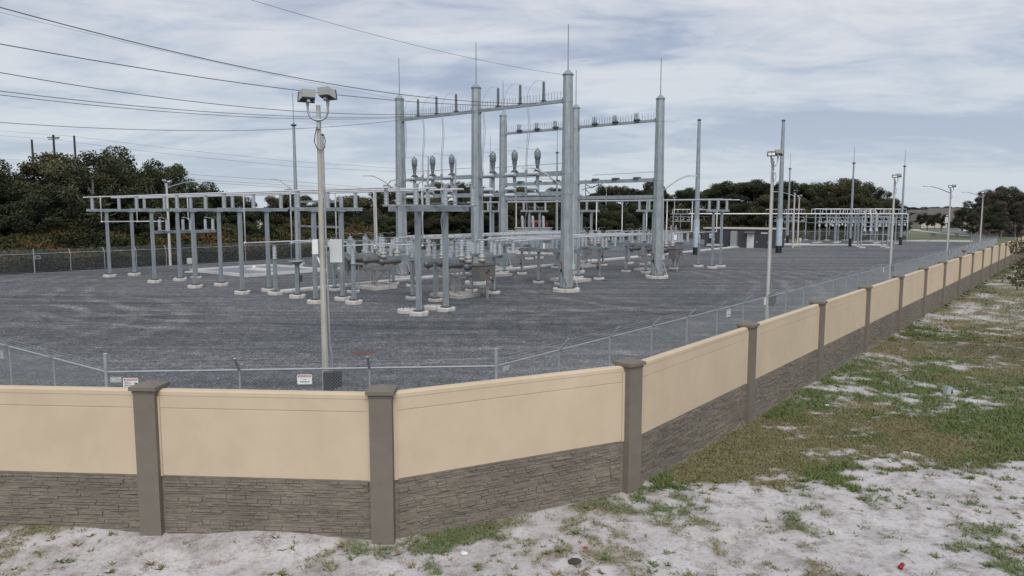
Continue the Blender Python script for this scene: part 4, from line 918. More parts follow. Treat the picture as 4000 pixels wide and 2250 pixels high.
for z in (1.0, 2.1, 3.3, 4.85): q.beam((xa, ya, z), (xb, yb_, z), .1, .12)
q.beam((xa, ya, 4.85), (xa + 1.2, ya + 3.5, 4.85), .1, .12); q.beam((xb, yb_, 4.85), (xb + 1, yb_ + 3.5, 4.85), .1, .12); q.build('crossbeam', GALV, T)
q = MB()
for f in (.2, .45, .7):
    px = xa + (xb - xa) * f; py = ya + 1.2; q.tube([(px, py + 3, 5.6), (px + .1, py, 5.6), (px + .3, py, 5.2), (px + .3, py, 2.8)], .08, 8); q.box((px + .3, py, 2.75), (.34, .3, .4))
q.build('bus_riser', LGREY, T)
q = MB(); q.box((0, 0, .08), (18, .5, .2)); x, y = G(3250, 958); tag(q.build('kerb_block', CONCW, None, (x, y, 0), R(-2)), 'long low white concrete kerb before the far switchyard', 'kerb', 'white kerbs of the far switchyard')
q = MB(); q.box((0, 0, .08), (7, .5, .2)); x, y = G(3080, 955); tag(q.build('kerb_block', CONCW, None, (x, y, 0), R(-2)), 'short low white concrete kerb right of the control building', 'kerb', 'white kerbs of the far switchyard')
# two post frame behind the big pole (u 1165..1355)
T = thing('support_rack', 'tall two column steel frame with two rails behind the big floodlight pole', 'steel frame', (0, 0, 0))
(xa, ya), (xb, yb_) = G(1182, 1032), G(1338, 1045)
ya2 = 76; xa = (1170 - 2000) / FPX * ya2 * 1.0; pa = (xa, ya2); pb = ((1338 - 2000) / FPX * 69, 69.0)
for pp in (pa, pb): q = MB(); q.sq((*pp, .1), (*pp, 6.9), .3); po = q.build('post', GALV, T); put('foundation', PAD_M, T, (*pp, 0))
q = MB(); q.beam((*pa, 6.5), (*pb, 6.5), .12, .2); q.beam((*pa, 4.0), (*pb, 4.0), .12, .2); q.build('rail', GALV, T)

# ------------------------------------------------------------------ overhead lines
def plane_pt(P, dirv, u, v):   # where the sight line through a measured pixel crosses the wire's vertical plane
    k = (u - 2000) / FPX; b = (1125 - v) / FPX
    rx, ry, rz_ = k, CPI + b * SPI, -SPI + b * CPI
    det = dirv[0] * (-ry) + rx * dirv[1]
    t = (-P[0] * (-ry) - rx * P[1]) / det     # P + t*dir = s*r
    s = (P[0] + t * dirv[0]) / rx if abs(rx) > 1e-6 else (P[1] + t * dirv[1]) / ry
    return t, CAM_H + rz_ * s
def wire(name, label, cat, P, px, ang, r, grp, ext=1.25):
    d = (math.cos(ang), math.sin(ang)); ts = [0.0]; zs = [P[2]]
    for u, v in px: t, z = plane_pt(P, d, u, v); ts.append(t); zs.append(z)
    c = np.polyfit(ts, zs, min(2, len(ts) - 1)); T = max(ts, key=abs) * ext
    pts = [(P[0] + d[0] * T * i / 40, P[1] + d[1] * T * i / 40, float(np.polyval(c, T * i / 40))) for i in range(41)]
    tag(MB().tube(pts, r, 6).build(name, WIRE, None), label, cat, grp)
DIR = TH + math.pi
PH = {1: W(-.3, -14.9, 12.85), 2: W(-.3, -12.8, 12.85), 3: W(-.3, -10.7, 12.85), 4: W(-.3, -6.8, 12.85), 5: W(-.3, -4.7, 12.85), 6: W(-.3, -2.6, 12.85)}
wg = 'overhead conductors coming in from the left'
wire('power_line', 'uppermost thick overhead conductor entering at the top left', 'power line', PH[6], [(0, 30), (937, 257), (1700, 386)], DIR, .019, wg)
wire('power_line', 'second thick overhead conductor from the top', 'power line', PH[5], [(0, 170), (570, 271), (1260, 365), (1700, 401)], DIR, .019, wg)
wire('power_line', 'third thick overhead conductor from the top', 'power line', PH[4], [(0, 287), (850, 400), (1580, 453)], DIR, .017, wg)
wire('power_line', 'fourth thick overhead conductor, upper of a close pair', 'power line', PH[3], [(0, 357), (800, 433), (1560, 459)], DIR, .017, wg)
wire('power_line', 'fifth thick overhead conductor, lower of a close pair', 'power line', PH[2], [(0, 371), (1000, 457), (1567, 462)], DIR, .017, wg)
wire('power_line', 'lowest thick overhead conductor, sagging below the others', 'power line', PH[1], [(0, 479), (820, 508), (1300, 497)], DIR, .016, wg)
F1 = W(0, -16.7, 14.5); F3 = W(0, -.2, 14.5)
wire('shield_wire', 'thin overhead shield wire reaching the left gantry column', 'power line', F1, [(0, 48), (850, 245), (1300, 340)], DIR, .008, 'thin shield wires')
wire('shield_wire', 'thin overhead shield wire crossing the sky to the right gantry column', 'power line', F3, [(970, 0), (1250, 72), (1700, 198)], DIR, .009, 'thin shield wires', 1.05)
# old timber line behind the trees
def tpole(label, u, vt, y, arm=False, r=.13):
    x = (u - 2000) / FPX * y; H = HT(vt, y); T = thing('utility_pole', label, 'utility pole', (x, y, 0), 0, 'dark timber poles beyond the trees'); MB().cyl((0, 0, 0), (0, 0, H), r * 1.3, r, n=8).build('pole', WOODP, T)
    if arm: q = MB(); q.beam((-.8, 0, H), (.8, 0, H), .12, .12); q.beam((-.7, 0, H - .25), (.7, 0, H - .15), .1, .1); q.ball((0, 0, H + .2), .18, 6); q.build('crossarm', WOODP, T)
    return (x, y, H)
p1 = tpole('left dark timber pole rising over the left trees', 153, 545, 100); p2 = tpole('middle dark timber pole with crossarm over the left trees', 237, 537, 96, True); p3 = tpole('right dark timber pole rising over the left trees', 317, 530, 100)
q1 = tpole('left pole of the distant pair seen between the back gantry legs', 2285, 700, 260); q2 = tpole('right pole of the distant pair seen between the back gantry legs', 2334, 705, 260)
q = MB(); ym = 260; 
for (u0, v0, u1, v1) in ((2268, 742, 2352, 718), (2285, 720, 2310, 735), (2310, 735, 2334, 720), (2334, 720, 2356, 735), (2285, 740, 2310, 765), (2334, 742, 2312, 765)): q.beam((( u0 - 2000) / FPX * ym, ym - .3, HT(v0, ym)), ((u1 - 2000) / FPX * ym, ym - .3, HT(v1, ym)), .18, .22)
tag(q.build('line_bracing', WOODP, None), 'dark crossarm bracing joining the distant pole pair', 'crossarm')
def farwire(l, pts, y, r=.012):
    tag(MB().tube([((u - 2000) / FPX * y, y, HT(v, y)) for u, v in pts], r, 4).build('power_line', WIRE, None), l, 'power line', 'faint distant lines')
farwire('faint distant line running down from the top of the right timber pole', [(0, 508), (317, 533), (700, 582), (1150, 630), (1700, 668)], 99, .012)
farwire('faint distant line running from the middle timber pole', [(0, 527), (237, 545), (700, 605), (1150, 650), (1700, 680)], 98, .012)
for i, (v0, v1, v2) in enumerate(((674, 708, 745), (692, 725, 749), (701, 735, 752))): farwire('dark distant line sloping to the right above the bus, %s of three' % ('top', 'middle', 'bottom')[i], [(650, v0), (1150, v1), (1560, v2)], 120, .02)
for i, v in enumerate((622, 630, 636)): farwire('faint horizontal line at the left picture edge, %s of three' % ('top', 'middle', 'bottom')[i], [(-20, v), (317, v + 8)], 105, .013)
# ------------------------------------------------------------------ numpy value noise
_P = np.random.default_rng(5).random((256, 256))
def vnoise(x, y):
    xi = np.floor(x).astype(int); yi = np.floor(y).astype(int); fx = x - xi; fy = y - yi
    fx = fx * fx * (3 - 2 * fx); fy = fy * fy * (3 - 2 * fy)
    a = _P[xi % 256, yi % 256]; b = _P[(xi + 1) % 256, yi % 256]; c = _P[xi % 256, (yi + 1) % 256]; d = _P[(xi + 1) % 256, (yi + 1) % 256]
    return (a * (1 - fx) + b * fx) * (1 - fy) + (c * (1 - fx) + d * fx) * fy
def fbm(x, y, s=1.0, o=5, g=.5):
    x = np.asarray(x, float) * s + 31.7; y = np.asarray(y, float) * s + 17.3; t = 0; a = 1; n = 0
    for _ in range(o): t = t + a * vnoise(x, y); n += a; a *= g; x = x * 2.03 + 11.1; y = y * 2.03 + 7.7
    return t / n
def sstep(a, b, x): t = np.clip((x - a) / (b - a), 0, 1); return t * t * (3 - 2 * t)
def wall_side(x, y):   # signed distance outside the wall (positive = sand side)
    best = None
    x = np.asarray(x, float); y = np.asarray(y, float); D = np.full(x.shape, 1e9); S = np.ones(x.shape)
    P = [(-80, 11.9 + 4.9)] + WCOL
    for i in range(len(P) - 1):
        ax, ay = P[i]; bx, by = P[i + 1]; dx, dy = bx - ax, by - ay; L2 = dx * dx + dy * dy
        t = np.clip(((x - ax) * dx + (y - ay) * dy) / L2, 0, 1); px = x - ax - t * dx; py = y - ay - t * dy
        d = np.hypot(px, py); s = np.sign(-(dx * py - dy * px)); m = d < D; D = np.where(m, d, D); S = np.where(m, np.where(s == 0, 1, s), S)
    return D * S
def cover(x, y):
    n1 = fbm(x, y, .42, 5, .55); n2 = fbm(x + 50, y - 20, 1.5, 5, .6); d = wall_side(x, y)
    t = y - .15 * x            # rough distance from the bottom edge
    n0 = fbm(x + 13, y + 5, .17, 3); bias = sstep(9.2, 14.6, t + (n0 - .5) * 9 + (n1 - .5) * 5) * .40 - .135
    bias = bias - .17 * sstep(4.5, 1.0, x) * sstep(17, 14, y) - .10 * sstep(19, 23.5, t + (n1 - .5) * 6)
    bias += .05 * sstep(1.6, .2, d) * sstep(2, 5, x) + .14 * sstep(-6.5, -9, x) * sstep(12, 10, y) + .04 * np.exp(-((x - 8.0) ** 2 / 9 + (y - 16.8) ** 2 / 4)) + .09 * sstep(3.8, 8.0, x) * sstep(12.5, 9, y)
    bias += .35 * np.exp(-(((x - 4.6) / .95) ** 2 + ((y - 14.25) / .55) ** 2) ** 2)      # brown mound
    n4 = fbm(x - 7, y + 3, 4.5, 4, .6); m = .5 + ((n1 - .5) * 1.0 + (n2 - .5) * 1.15 + (n4 - .5) * .8) + bias
    g = fbm(x - 9, y + 4, .33, 4); green = sstep(.50, .64, g + .25 * np.exp(-((x - 7.2) ** 2 / 5 + (y - 15.6) ** 2 / 2.5)) - .6 * np.exp(-(((x - 4.6) / 1.1) ** 2 + ((y - 14.25) / .7) ** 2) ** 2))
    return m, green
def gz(x, y):
    d = wall_side(x, y)
    z = (fbm(x, y, .5, 4) - .5) * .12 + (fbm(x, y, 3.2, 3) - .5) * .045 - .02
    z += .13 * np.exp(-((x + 7.7) / 1.3) ** 2) * sstep(1.3, .0, d) + .10 * np.exp(-((x + 3.9) / 1.2) ** 2) * sstep(1.3, 0, d) + .05 * sstep(.8, 0, d)
    return z
def axis(a, b0, b, st, gr=1.035):
    v = [a]; s = st
    while v[-1] < b:
        if v[-1] > b0: s *= gr
        v.append(v[-1] + s)
    return np.array(v)
xs = axis(-13, 11, 130, .11); ys = axis(7, 19, 140, .11)
X, Y = np.meshgrid(xs, ys); D = wall_side(X, Y); Z = gz(X, Y)
keep = (D > -.35)
idx = -np.ones(X.shape, int)
cell = keep[:-1, :-1] & keep[1:, :-1] & keep[:-1, 1:] & keep[1:, 1:]
used = np.zeros(X.shape, bool)
for a, b in ((0, 0), (0, 1), (1, 0), (1, 1)): used[a:used.shape[0] - 1 + a, b:used.shape[1] - 1 + b] |= cell
idx[used] = np.arange(used.sum())
vx = X[used]; vy = Y[used]; vz = Z[used]
fc = np.stack([idx[:-1, :-1][cell], idx[:-1, 1:][cell], idx[1:, 1:][cell], idx[1:, :-1][cell]], 1)
def npmesh(name, co, faces, mat, smooth=False):
    me = bpy.data.meshes.new(name); nv = len(co); nf = len(faces); k = faces.shape[1]
    me.vertices.add(nv); me.vertices.foreach_set('co', co.astype(np.float32).ravel()); me.loops.add(nf * k); me.loops.foreach_set('vertex_index', faces.astype(np.int32).ravel())
    me.polygons.add(nf); me.polygons.foreach_set('loop_start', np.arange(nf, dtype=np.int32) * k); me.polygons.foreach_set('loop_total', np.full(nf, k, np.int32))
    me.update(calc_edges=True); me.validate()
    if smooth: me.polygons.foreach_set('use_smooth', np.ones(nf, bool))
    me.materials.append(mat); return me
me = npmesh('sandy_ground', np.stack([vx, vy, vz], 1), fc, SAND, True)
ca = me.color_attributes.new('cover', 'FLOAT_COLOR', 'POINT'); m_, g_ = cover(vx, vy)
ca.data.foreach_set('color', np.stack([m_, g_, np.zeros_like(m_), np.ones_like(m_)], 1).astype(np.float32).ravel())
sg = put('sandy_ground', me); sg['kind'] = 'structure'
def sheet(name, pts, z, mat):
    b = MB(); b.add([(x, y, z) for x, y in pts], [tuple(range(len(pts)))]); o = b.build(name, mat)
    if o.data.polygons[0].normal.z < 0: o.data.flip_normals()
    o['kind'] = 'structure'; return o
sheet('gravel_yard', [(-9.8, 11.9), (-17, 12.4), (-32, 28), (-60, 46), LB1, LB2, LB3, (79, 135), (82, 125), (73, 106)] + WCOL[::-1][:-1], 0.0, GRAVEL)
DIRT = M('field_grass', (.085, .082, .036), .95, 0, .35, .25, .4, 4, world=True)
sheet('terrain', [(-900, -60), (900, -60), (900, 1500), (-900, 1500)], -.18, DIRT)
LAWN = M('lawn_grass', (.105, .115, .045), .95, 0, .28, .35, .4, 5, world=True)
sheet('lawn', [G(3040, 948), G(3330, 951), G(3560, 950), (79.5, 125), (82, 120), G(4100, 905), G(4100, 882), G(2900, 885)], -.06, LAWN)
PALE = M('pale_path', (.46, .44, .40), .9, 0, .15, 2, world=True)
sheet('sand_strip', [G(3300, 944), G(3440, 942), G(3560, 942), G(3700, 943), G(3800, 945), G(3800, 938), G(3700, 936), G(3560, 936.5), G(3440, 937.5), G(3300, 941)], -.045, PALE)
ASPH = M('asphalt', (.135, .14, .15), .9, 0, .12, .5, world=True)
sheet('road', [G(3598, 897.5), G(3625, 895.6), G(3680, 895), G(3740, 897.6), G(3775, 900.5), G(3800, 903), G(3860, 906), G(3990, 921), G(3990, 936), G(3840, 921), G(3790, 916), G(3740, 911), G(3690, 906.5), G(3640, 902.5)], -.04, ASPH)
sheet('sidewalk', [G(3548, 898), G(3572, 895.5), G(3600, 895), G(3585, 897.5), G(3596, 899), G(3650, 905.5), G(3700, 912), G(3795, 921.5), G(3795, 923), G(3700, 914), G(3630, 906.5), G(3575, 901)], -.03, PALE)
sheet('far_sidewalk', [G(3740, 899), G(3772, 897.5), G(3796, 899), G(3796, 903.5), G(3765, 902)], -.03, PALE)
sheet('parking_apron', [G(3745, 903), G(3810, 908), G(3850, 915), G(3800, 912)], -.025, M('parking_asphalt', (.10, .105, .11), .9, world=True))

# ------------------------------------------------------------------ leaf clouds
def leaf_mesh(name, P, size, tint, mat, sliver=1.0, up=0.0, r=rng):
    n = len(P); a = r.normal(size=(n, 3)); a[:, 2] *= (1 - up * .5); a /= np.linalg.norm(a, axis=1)[:, None] + 1e-9
    b = np.cross(a, r.normal(size=(n, 3))); b /= np.linalg.norm(b, axis=1)[:, None] + 1e-9
    s = (np.broadcast_to(size, (n,)) * r.uniform(.6, 1.3, n))[:, None]
    A = a * s; B = b * s * .55 * sliver
    co = np.stack([P - A, P + B, P + A, P - B], 1).reshape(-1, 3)
    me = npmesh(name, co, np.arange(4 * n).reshape(n, 4), mat)
    at = me.attributes.new('tint', 'FLOAT', 'POINT'); at.data.foreach_set('value', np.repeat(np.clip(tint, 0, 1), 4).astype(np.float32)); return me
def crown_points(seed, centers, rad, n):
    r = np.random.default_rng(seed); k = len(centers); w = rad ** 2; w = w / w.sum(); ci = r.choice(k, n, p=w)
    d = r.normal(size=(n, 3)); d /= np.linalg.norm(d, axis=1)[:, None]; rr = r.uniform(.15, 1.0, n) ** .45
    lump = .75 + .5 * fbm(d[:, 0] * 2 + ci, d[:, 1] * 2 + d[:, 2] * 2, 1.3, 3)
    P = centers[ci] + d * (rad[ci] * rr * lump)[:, None] * np.array([1, 1, .75]); base = r.uniform(.12, .7, k)
    t = base[ci] + r.normal(0, .16, n) + .10 * d[:, 2]; return P, t
def tree_proto(kind, seed):   # built 10 m tall
    r = np.random.default_rng(seed); rr = random.Random(seed); tr = MB()
    if kind in ('oak', 'olive'):
        k = 56; c = []
        while len(c) < k:
            q = r.uniform(-1, 1, 3); l = np.linalg.norm(q)
            if .35 < l < 1: c.append(q)
        c = np.array(c) * np.array([3.6, 3.6, 3.9]) + np.array([0, 0, 5.1]); c[:, 0:2] *= (1.15 - .05 * np.abs(c[:, 2:3] - 4)); top = c[:, 2] > 7; c[top, 2] += r.uniform(-.9, 1.0, top.sum()); rad = r.uniform(.45, 1.3, k); n = 27000; sz = .108
    elif kind == 'pine':
        k = 30; a = r.uniform(0, 6.28, k); q = np.sqrt(r.uniform(0, 1, k)); c = np.stack([np.cos(a) * q * 3.7, np.sin(a) * q * 3.7, 8.3 - 1.9 * q ** 2 + r.normal(0, .25, k)], 1)
        c2 = np.stack([r.uniform(-2.8, 2.8, 16), r.uniform(-2.8, 2.8, 16), r.uniform(2.0, 6.2, 16)], 1); c = np.concatenate([c, c2]); rad = r.uniform(.7, 1.2, len(c)); n = 26000; sz = .105
    elif kind == 'airy':
        k = 60; a = r.uniform(0, 6.28, k); q = r.uniform(.1, 1, k) ** .6; zz = r.uniform(2.2, 8.2, k); c = np.stack([np.cos(a) * q * 3.1 * (1.15 - np.abs(zz - 5.5) / 5), np.sin(a) * q * 3.1 * (1.15 - np.abs(zz - 5.5) / 5), zz], 1); rad = r.uniform(.4, .95, k); n = 13000; sz = .09
    elif kind == 'rusty':
        k = 34; a = r.uniform(0, 6.28, k); z = r.uniform(1.5, 9.6, k); q = r.uniform(.1, 1, k) * (1.15 - z / 11) * 2.4; c = np.stack([np.cos(a) * q, np.sin(a) * q, z], 1); rad = r.uniform(.5, 1.0, k); n = 14000; sz = .13
    elif kind == 'young':
        k = 26; c = []
        while len(c) < k:
            q = r.uniform(-1, 1, 3)
            if .3 < np.linalg.norm(q) < 1: c.append(q)
        c = np.array(c) * np.array([3.0, 3.0, 3.3]) + np.array([0, 0, 6.2]); rad = r.uniform(.8, 1.3, k); n = 8000; sz = .16
    th = 8.6 if kind in ('rusty', 'pine') else 6.5
    br = 0 if kind == 'rusty' else 1
    tr.tube([(0, 0, -.3), (rr.uniform(-.1, .1), .05, 1.5), (rr.uniform(-.3, .3), rr.uniform(-.2, .2), 3.8), (rr.uniform(-.4, .4), 0, th)], [.26, .2, .14, .05], 8)
    for i in np.linspace(0, len(c) - 1, 16 if kind != 'rusty' else 26).astype(int):
        e = Vector(c[i]); s = Vector((0, 0, max(1.2, min(e.z - 1.2, 4.2 if kind != 'rusty' else 8)))); m = s.lerp(e, .55) + Vector((rr.uniform(-.3, .3), rr.uniform(-.3, .3), -.2)); tr.tube([s, m, e], [.09, .055, .02], 5)
    P, t = crown_points(seed + 1, c, rad, n)
    matc = {'oak': F_DARK, 'olive': F_OLIVE, 'pine': F_DARK, 'airy': F_PALE, 'rusty': F_RUST, 'young': F_DARK}[kind]
    cm = leaf_mesh('crown', P, sz, t, matc, .45 if kind == 'rusty' else 1.0, r=r)
    return tr.mesh('trunk', BARKP if kind in ('airy', 'rusty') else BARK), cm
PRO = {k: [tree_proto(k, s) for s in ss_] for k, ss_ in (('oak', (3, 4, 5)), ('olive', (6, 7)), ('pine', (8, 9)), ('airy', (10, 15)), ('rusty', (12, 13)), ('young', (14,)))}
tn = [0]
def tree(kind, x, y, H, label, group=None, wid=1.0, z=-.1, cat='tree'):
    H *= {'oak': 1.04, 'olive': 1.04, 'pine': 1.1, 'airy': 1.08, 'rusty': 1.0, 'young': 1.03}[kind]
    tn[0] += 1; t_, c_ = PRO[kind][tn[0] % len(PRO[kind])]; names = {'oak': 'oak_tree', 'olive': 'oak_tree', 'pine': 'pine_tree', 'airy': 'thin_tree', 'rusty': 'bare_tree', 'young': 'young_tree'}
    T = thing(names[kind], label, cat, (x, y, z), random.uniform(0, 6.28), group); s = H / 10; T.scale = (s * wid, s * wid, s)
    put('trunk', t_, T); put('crown', c_, T); return T
def prof(u, tab):
    return float(np.interp(u, [a for a, b in tab], [b for a, b in tab]))
TOP = [(-200, 630), (0, 622), (60, 640), (120, 600), (185, 590), (240, 640), (300, 625), (370, 566), (480, 600), (540, 645), (590, 665), (640, 630), (700, 668), (760, 690), (830, 735), (900, 752), (1010, 765), (1100, 775), (1200, 742), (1300, 772), (1400, 776), (1480, 745), (1560, 728), (1640, 705), (1720, 730),
       (1820, 695), (1880, 745), (1960, 720), (2050, 745), (2150, 742), (2300, 748), (2420, 728), (2500, 742), (2600, 762), (2700, 752), (2760, 758), (2850, 722), (2950, 722), (3000, 745), (3100, 716), (3170, 738), (3260, 712), (3350, 716), (3420, 742), (3470, 768)]
def fence_y(u):   # depth of the rear fence seen along column u
    k = (u - 2000) / FPX
    for A, B in ((LB0, LB1), (LB1, LB2), (LB2, LB3), (LB3, LB4)):
        dx, dy = B[0] - A[0], B[1] - A[1]; den = dx - k * dy
        t = (k * A[1] - A[0]) / den
        if -.001 <= t <= 1.001: return A[1] + t * dy
    return 140
gL = 'trees beyond the back left fence'
special = {370: ('airy', 'tall ragged tree breaking the skyline under the right timber pole'), 640: ('airy', 'open spreading tree with visible limbs above the leftmost bus tubes'), 1820: ('airy', 'pale airy tree seen between front gantry columns above the middle beam')}
u = -150
while u < 3480:
    fy = fence_y(u); far = u > 1700
    y = fy + random.uniform(12, 18) + (8 if far else 0); H = (HT(prof(u, TOP) + random.uniform(-6, 6), y) + .3) * (1.07 if u > 2600 else 1)
    kind = random.choice(('oak', 'oak', 'olive')) if u < 900 else (random.choice(('rusty', 'olive', 'oak')) if u < 1250 else (random.choice(('oak', 'olive', 'airy')) if u < 1750 else (random.choice(('oak', 'airy', 'olive', 'pine')) if u < 2700 else random.choice(('pine', 'oak', 'pine', 'olive')))))
    lab = {'oak': 'dark evergreen tree', 'olive': 'olive green broadleaf tree', 'airy': 'thin pale tree', 'rusty': 'rusty brown bare tree', 'pine': 'dark domed pine'}[kind]
    reg = 'in the tall left grove' if u < 800 else ('in the low middle tree line' if u < 1700 else ('behind the gantries' if u < 2650 else 'in the right grove beyond the control building'))
    tree(kind, (u - 2000) / FPX * y, y, H, '%s %s' % (lab, reg), 'trees of the far line %s, %s' % (reg, lab), random.uniform(.95, 1.25))
    # lower front row filling the skirt
    y2 = fy + random.uniform(8.5, 11); H2 = max(3.0, H * random.uniform(.50, .72)); k2 = random.choice(('olive', 'oak'))
    lab2 = {'oak': 'dark low bushy tree', 'olive': 'olive low bushy tree'}[k2]
    u2 = u + random.uniform(20, 60); tree(k2, (u2 - 2000) / FPX * y2, y2, H2, '%s behind the fence %s' % (lab2, reg), 'low trees %s, %s' % (reg, lab2), 1.35)
    u += max(40, (.36 if u < 1700 else .27) * H / y * FPX) * random.uniform(.8, 1.15)
for uu, (kd, lb) in special.items():
    y = fence_y(uu) + 8; tree(kd, (uu - 2000) / FPX * y, y, HT(prof(uu, TOP) - 4, y) + .2, lb, None, 1.15)
y = 178; tree('pine', (2548 - 2000) / FPX * y, y, HT(702, y), 'tall thin palm like pine left of the right gantry leg', None, .55)
# understorey: brambles and vines
def strip_points(A, B, n, lo, hi, hmin, hmax, seed):
    r = np.random.default_rng(seed); L = math.dist(A, B); t = r.uniform(0, 1, n) ** 1.25; o = r.uniform(lo, hi, n); dx, dy = (B[0] - A[0]) / L, (B[1] - A[1]) / L; nx, ny = -dy, dx
    x = A[0] + dx * t * L + nx * o; y = A[1] + dy * t * L + ny * o; h = (hmin + (hmax - hmin) * fbm(x, y, .28, 4) * 1.3) * (.45 + .75 * sstep(lo, hi, o))
    z = h * r.uniform(0, 1, n) ** .45; x += r.normal(0, .15, n); t2 = .5 + 1.7 * (fbm(x, y + z * 2, .5, 4) - .5) + r.normal(0, .12, n); return np.stack([x, y, z], 1), t2
PL = []; TL = []
for A, B, n, hm in ((LB0, LB1, 34000, 4.0), (LB1, (-8, 108.5), 190000, 3.9), ((-8, 108.5), LB2, 26000, 3.4), (LB2, LB3, 16000, 3.4), (LB3, (76, 139), 7000, 2.0)):
    P_, t_ = strip_points(A, B, n, .6, 7.5, 1.6, hm, n); PL.append(P_); TL.append(t_)
P_ = np.concatenate(PL); ug = put('undergrowth', leaf_mesh('undergrowth', P_, .075 + .0010 * P_[:, 1], np.concatenate(TL), F_BRAM)); ug['kind'] = 'stuff'; tag(ug, 'tangled rusty green brambles piled behind the back fence', 'undergrowth')
# right hand woods, street trees
gR = 'bare grey brown trees of the right wood'
for i, (u, v, y) in enumerate(((3790, 790, 150), (3812, 762, 175), (3835, 738, 170), (3868, 742, 160), (3895, 724, 180), (3925, 728, 172), (3950, 735, 182), (3980, 748, 168), (4010, 755, 170), (3820, 800, 142), (3850, 795, 150), (3905, 780, 150), (3960, 785, 150), (4000, 780, 150), (4040, 760, 160))):
    kd = 'rusty' if i % 5 else 'oak'; tree(kd, (u - 2000) / FPX * (y + 12), y + 12, HT(v, y + 12), 'dark tree at the left edge of the right wood' if i == 0 else ('bare reddish grey tree in the right wood' if kd == 'rusty' else 'dark evergreen tree in the right wood'), gR if kd == 'rusty' else 'dark trees of the right wood', 1.15)
for i, (u, vb, vt) in enumerate(((3570, 889, 842), (3596, 892, 830), (3622, 899, 826), (3650, 893, 838), (3676, 901, 824), (3545, 887, 845), (3700, 889, 846))):
    x, y = G(u, vb); tree('young', x, y, HT(vt, y), ['small round street tree, second from the left on the lawn', 'round street tree left of the kerb bend', 'round street tree at the sidewalk with clear trunk', 'round street tree between two nearer ones',
        'round street tree with thick dark trunk left of the tall lamp pole', 'leftmost small street tree beyond the lawn', 'small street tree right beside the tall lamp pole'][i], 'street trees by the road', 1.0)
x, y = G(3752, 892); tree('rusty', x, y, HT(862, y), 'small red leaved tree before the brown roofed house', None, 1.0)
for i in range(26):
    u = 3470 + i * 15.5; y = 420 + random.uniform(-30, 60); tree('oak', (u - 2000) / FPX * y, y, HT(810 + random.uniform(-3, 5), y), 'dark tree on the far horizon at the right', 'dark trees on the right horizon', 2.3)
for i in range(16):
    u = 3480 + i * 20; y = 300 + random.uniform(-15, 25); tree(random.choice(('rusty', 'olive', 'oak')), (u - 2000) / FPX * y, y, HT(832 + random.uniform(-6, 8), y), 'low tree among the far house roofs', 'low trees among the far roofs', 1.8)
# ------------------------------------------------------------------ houses
ROOF = M('brown_shingle_roof', (.105, .09, .082), .9, 0, .15, 2); HWALL = M('cream_house_wall', (.45, .42, .35), .85, 0, .08)
def house(label, x, y, w, d, hw, hr, rz, detail=True, ov=.6):
    T = thing('house', label, 'house', (x, y, 0), rz, 'houses beyond the street'); MB().box((0, 0, hw / 2), (w, d, hw)).build('wall', HWALL, T)
    b = MB(); a, c = w / 2 + ov, d / 2 + ov; rdg = max(.5, w / 2 - d / 2)
    b.add([(-a, -c, hw), (a, -c, hw), (a, c, hw), (-a, c, hw), (-rdg, 0, hw + hr), (rdg, 0, hw + hr), (-a, -c, hw - .2), (a, -c, hw - .2), (a, c, hw - .2), (-a, c, hw - .2)], [(0, 1, 5, 4), (1, 2, 5), (2, 3, 4, 5), (3, 0, 4), (6, 7, 1, 0), (7, 8, 2, 1), (8, 9, 3, 2), (9, 6, 0, 3), (9, 8, 7, 6)]); b.build('roof', ROOF, T)
    if detail:
        for xx, ww, zz, hh, nmn in ((-w * .33, 1.2, 1.5, 1.6, 'window'), (-w * .02, 4.6, 1.25, 2.5, 'door'), (w * .30, 1.2, 1.4, 1.9, 'window')):
            q = MB(); q.box((xx, -d / 2 - .02, zz), (ww + .3, .08, hh + .3)); f = q.build(nmn, HWALL if nmn == 'door' else WHITE, T); MB().box((xx, -d / 2 - .05, zz), (ww, .06, hh)).build('pane', GLASSD, f)
        for s in (-1, 1): MB().box((s * w * .18, -d / 2 - .5, hw / 2), (.7, .7, hw)).build('porch_pillar', HWALL, T)
    return T
x, y = G(3748, 891); house('cream house with brown hipped roof and dark porch beyond the street', x - 1, y + 8, 25, 14, 2.5, 4.6, 0)
x, y = G(3800, 884); house('cream house partly hidden behind the right wood', x + 4, y + 8, 18, 12, 2.6, 3.8, R(-8), False)
for i, (u, yy, lb) in enumerate(((3590, 345, 'far grey roofed house left of the road, leftmost roof'), (3640, 360, 'far grey roofed house above the round street trees'), (3685, 350, 'far grey roofed house left of the tall lamp pole'), (3725, 335, 'far grey roofed house just behind the brown roofed house'))): house(lb, (u - 2000) / FPX * yy, yy, 26, 16, 3, 3.9, R(-5 + 4 * i), False)
x, y = G(1110, 862); house('low pale building glimpsed through the left trees', (1118 - 2000) / FPX * 150, 150, 10, 7, 5.0, 1.0, 0, False)
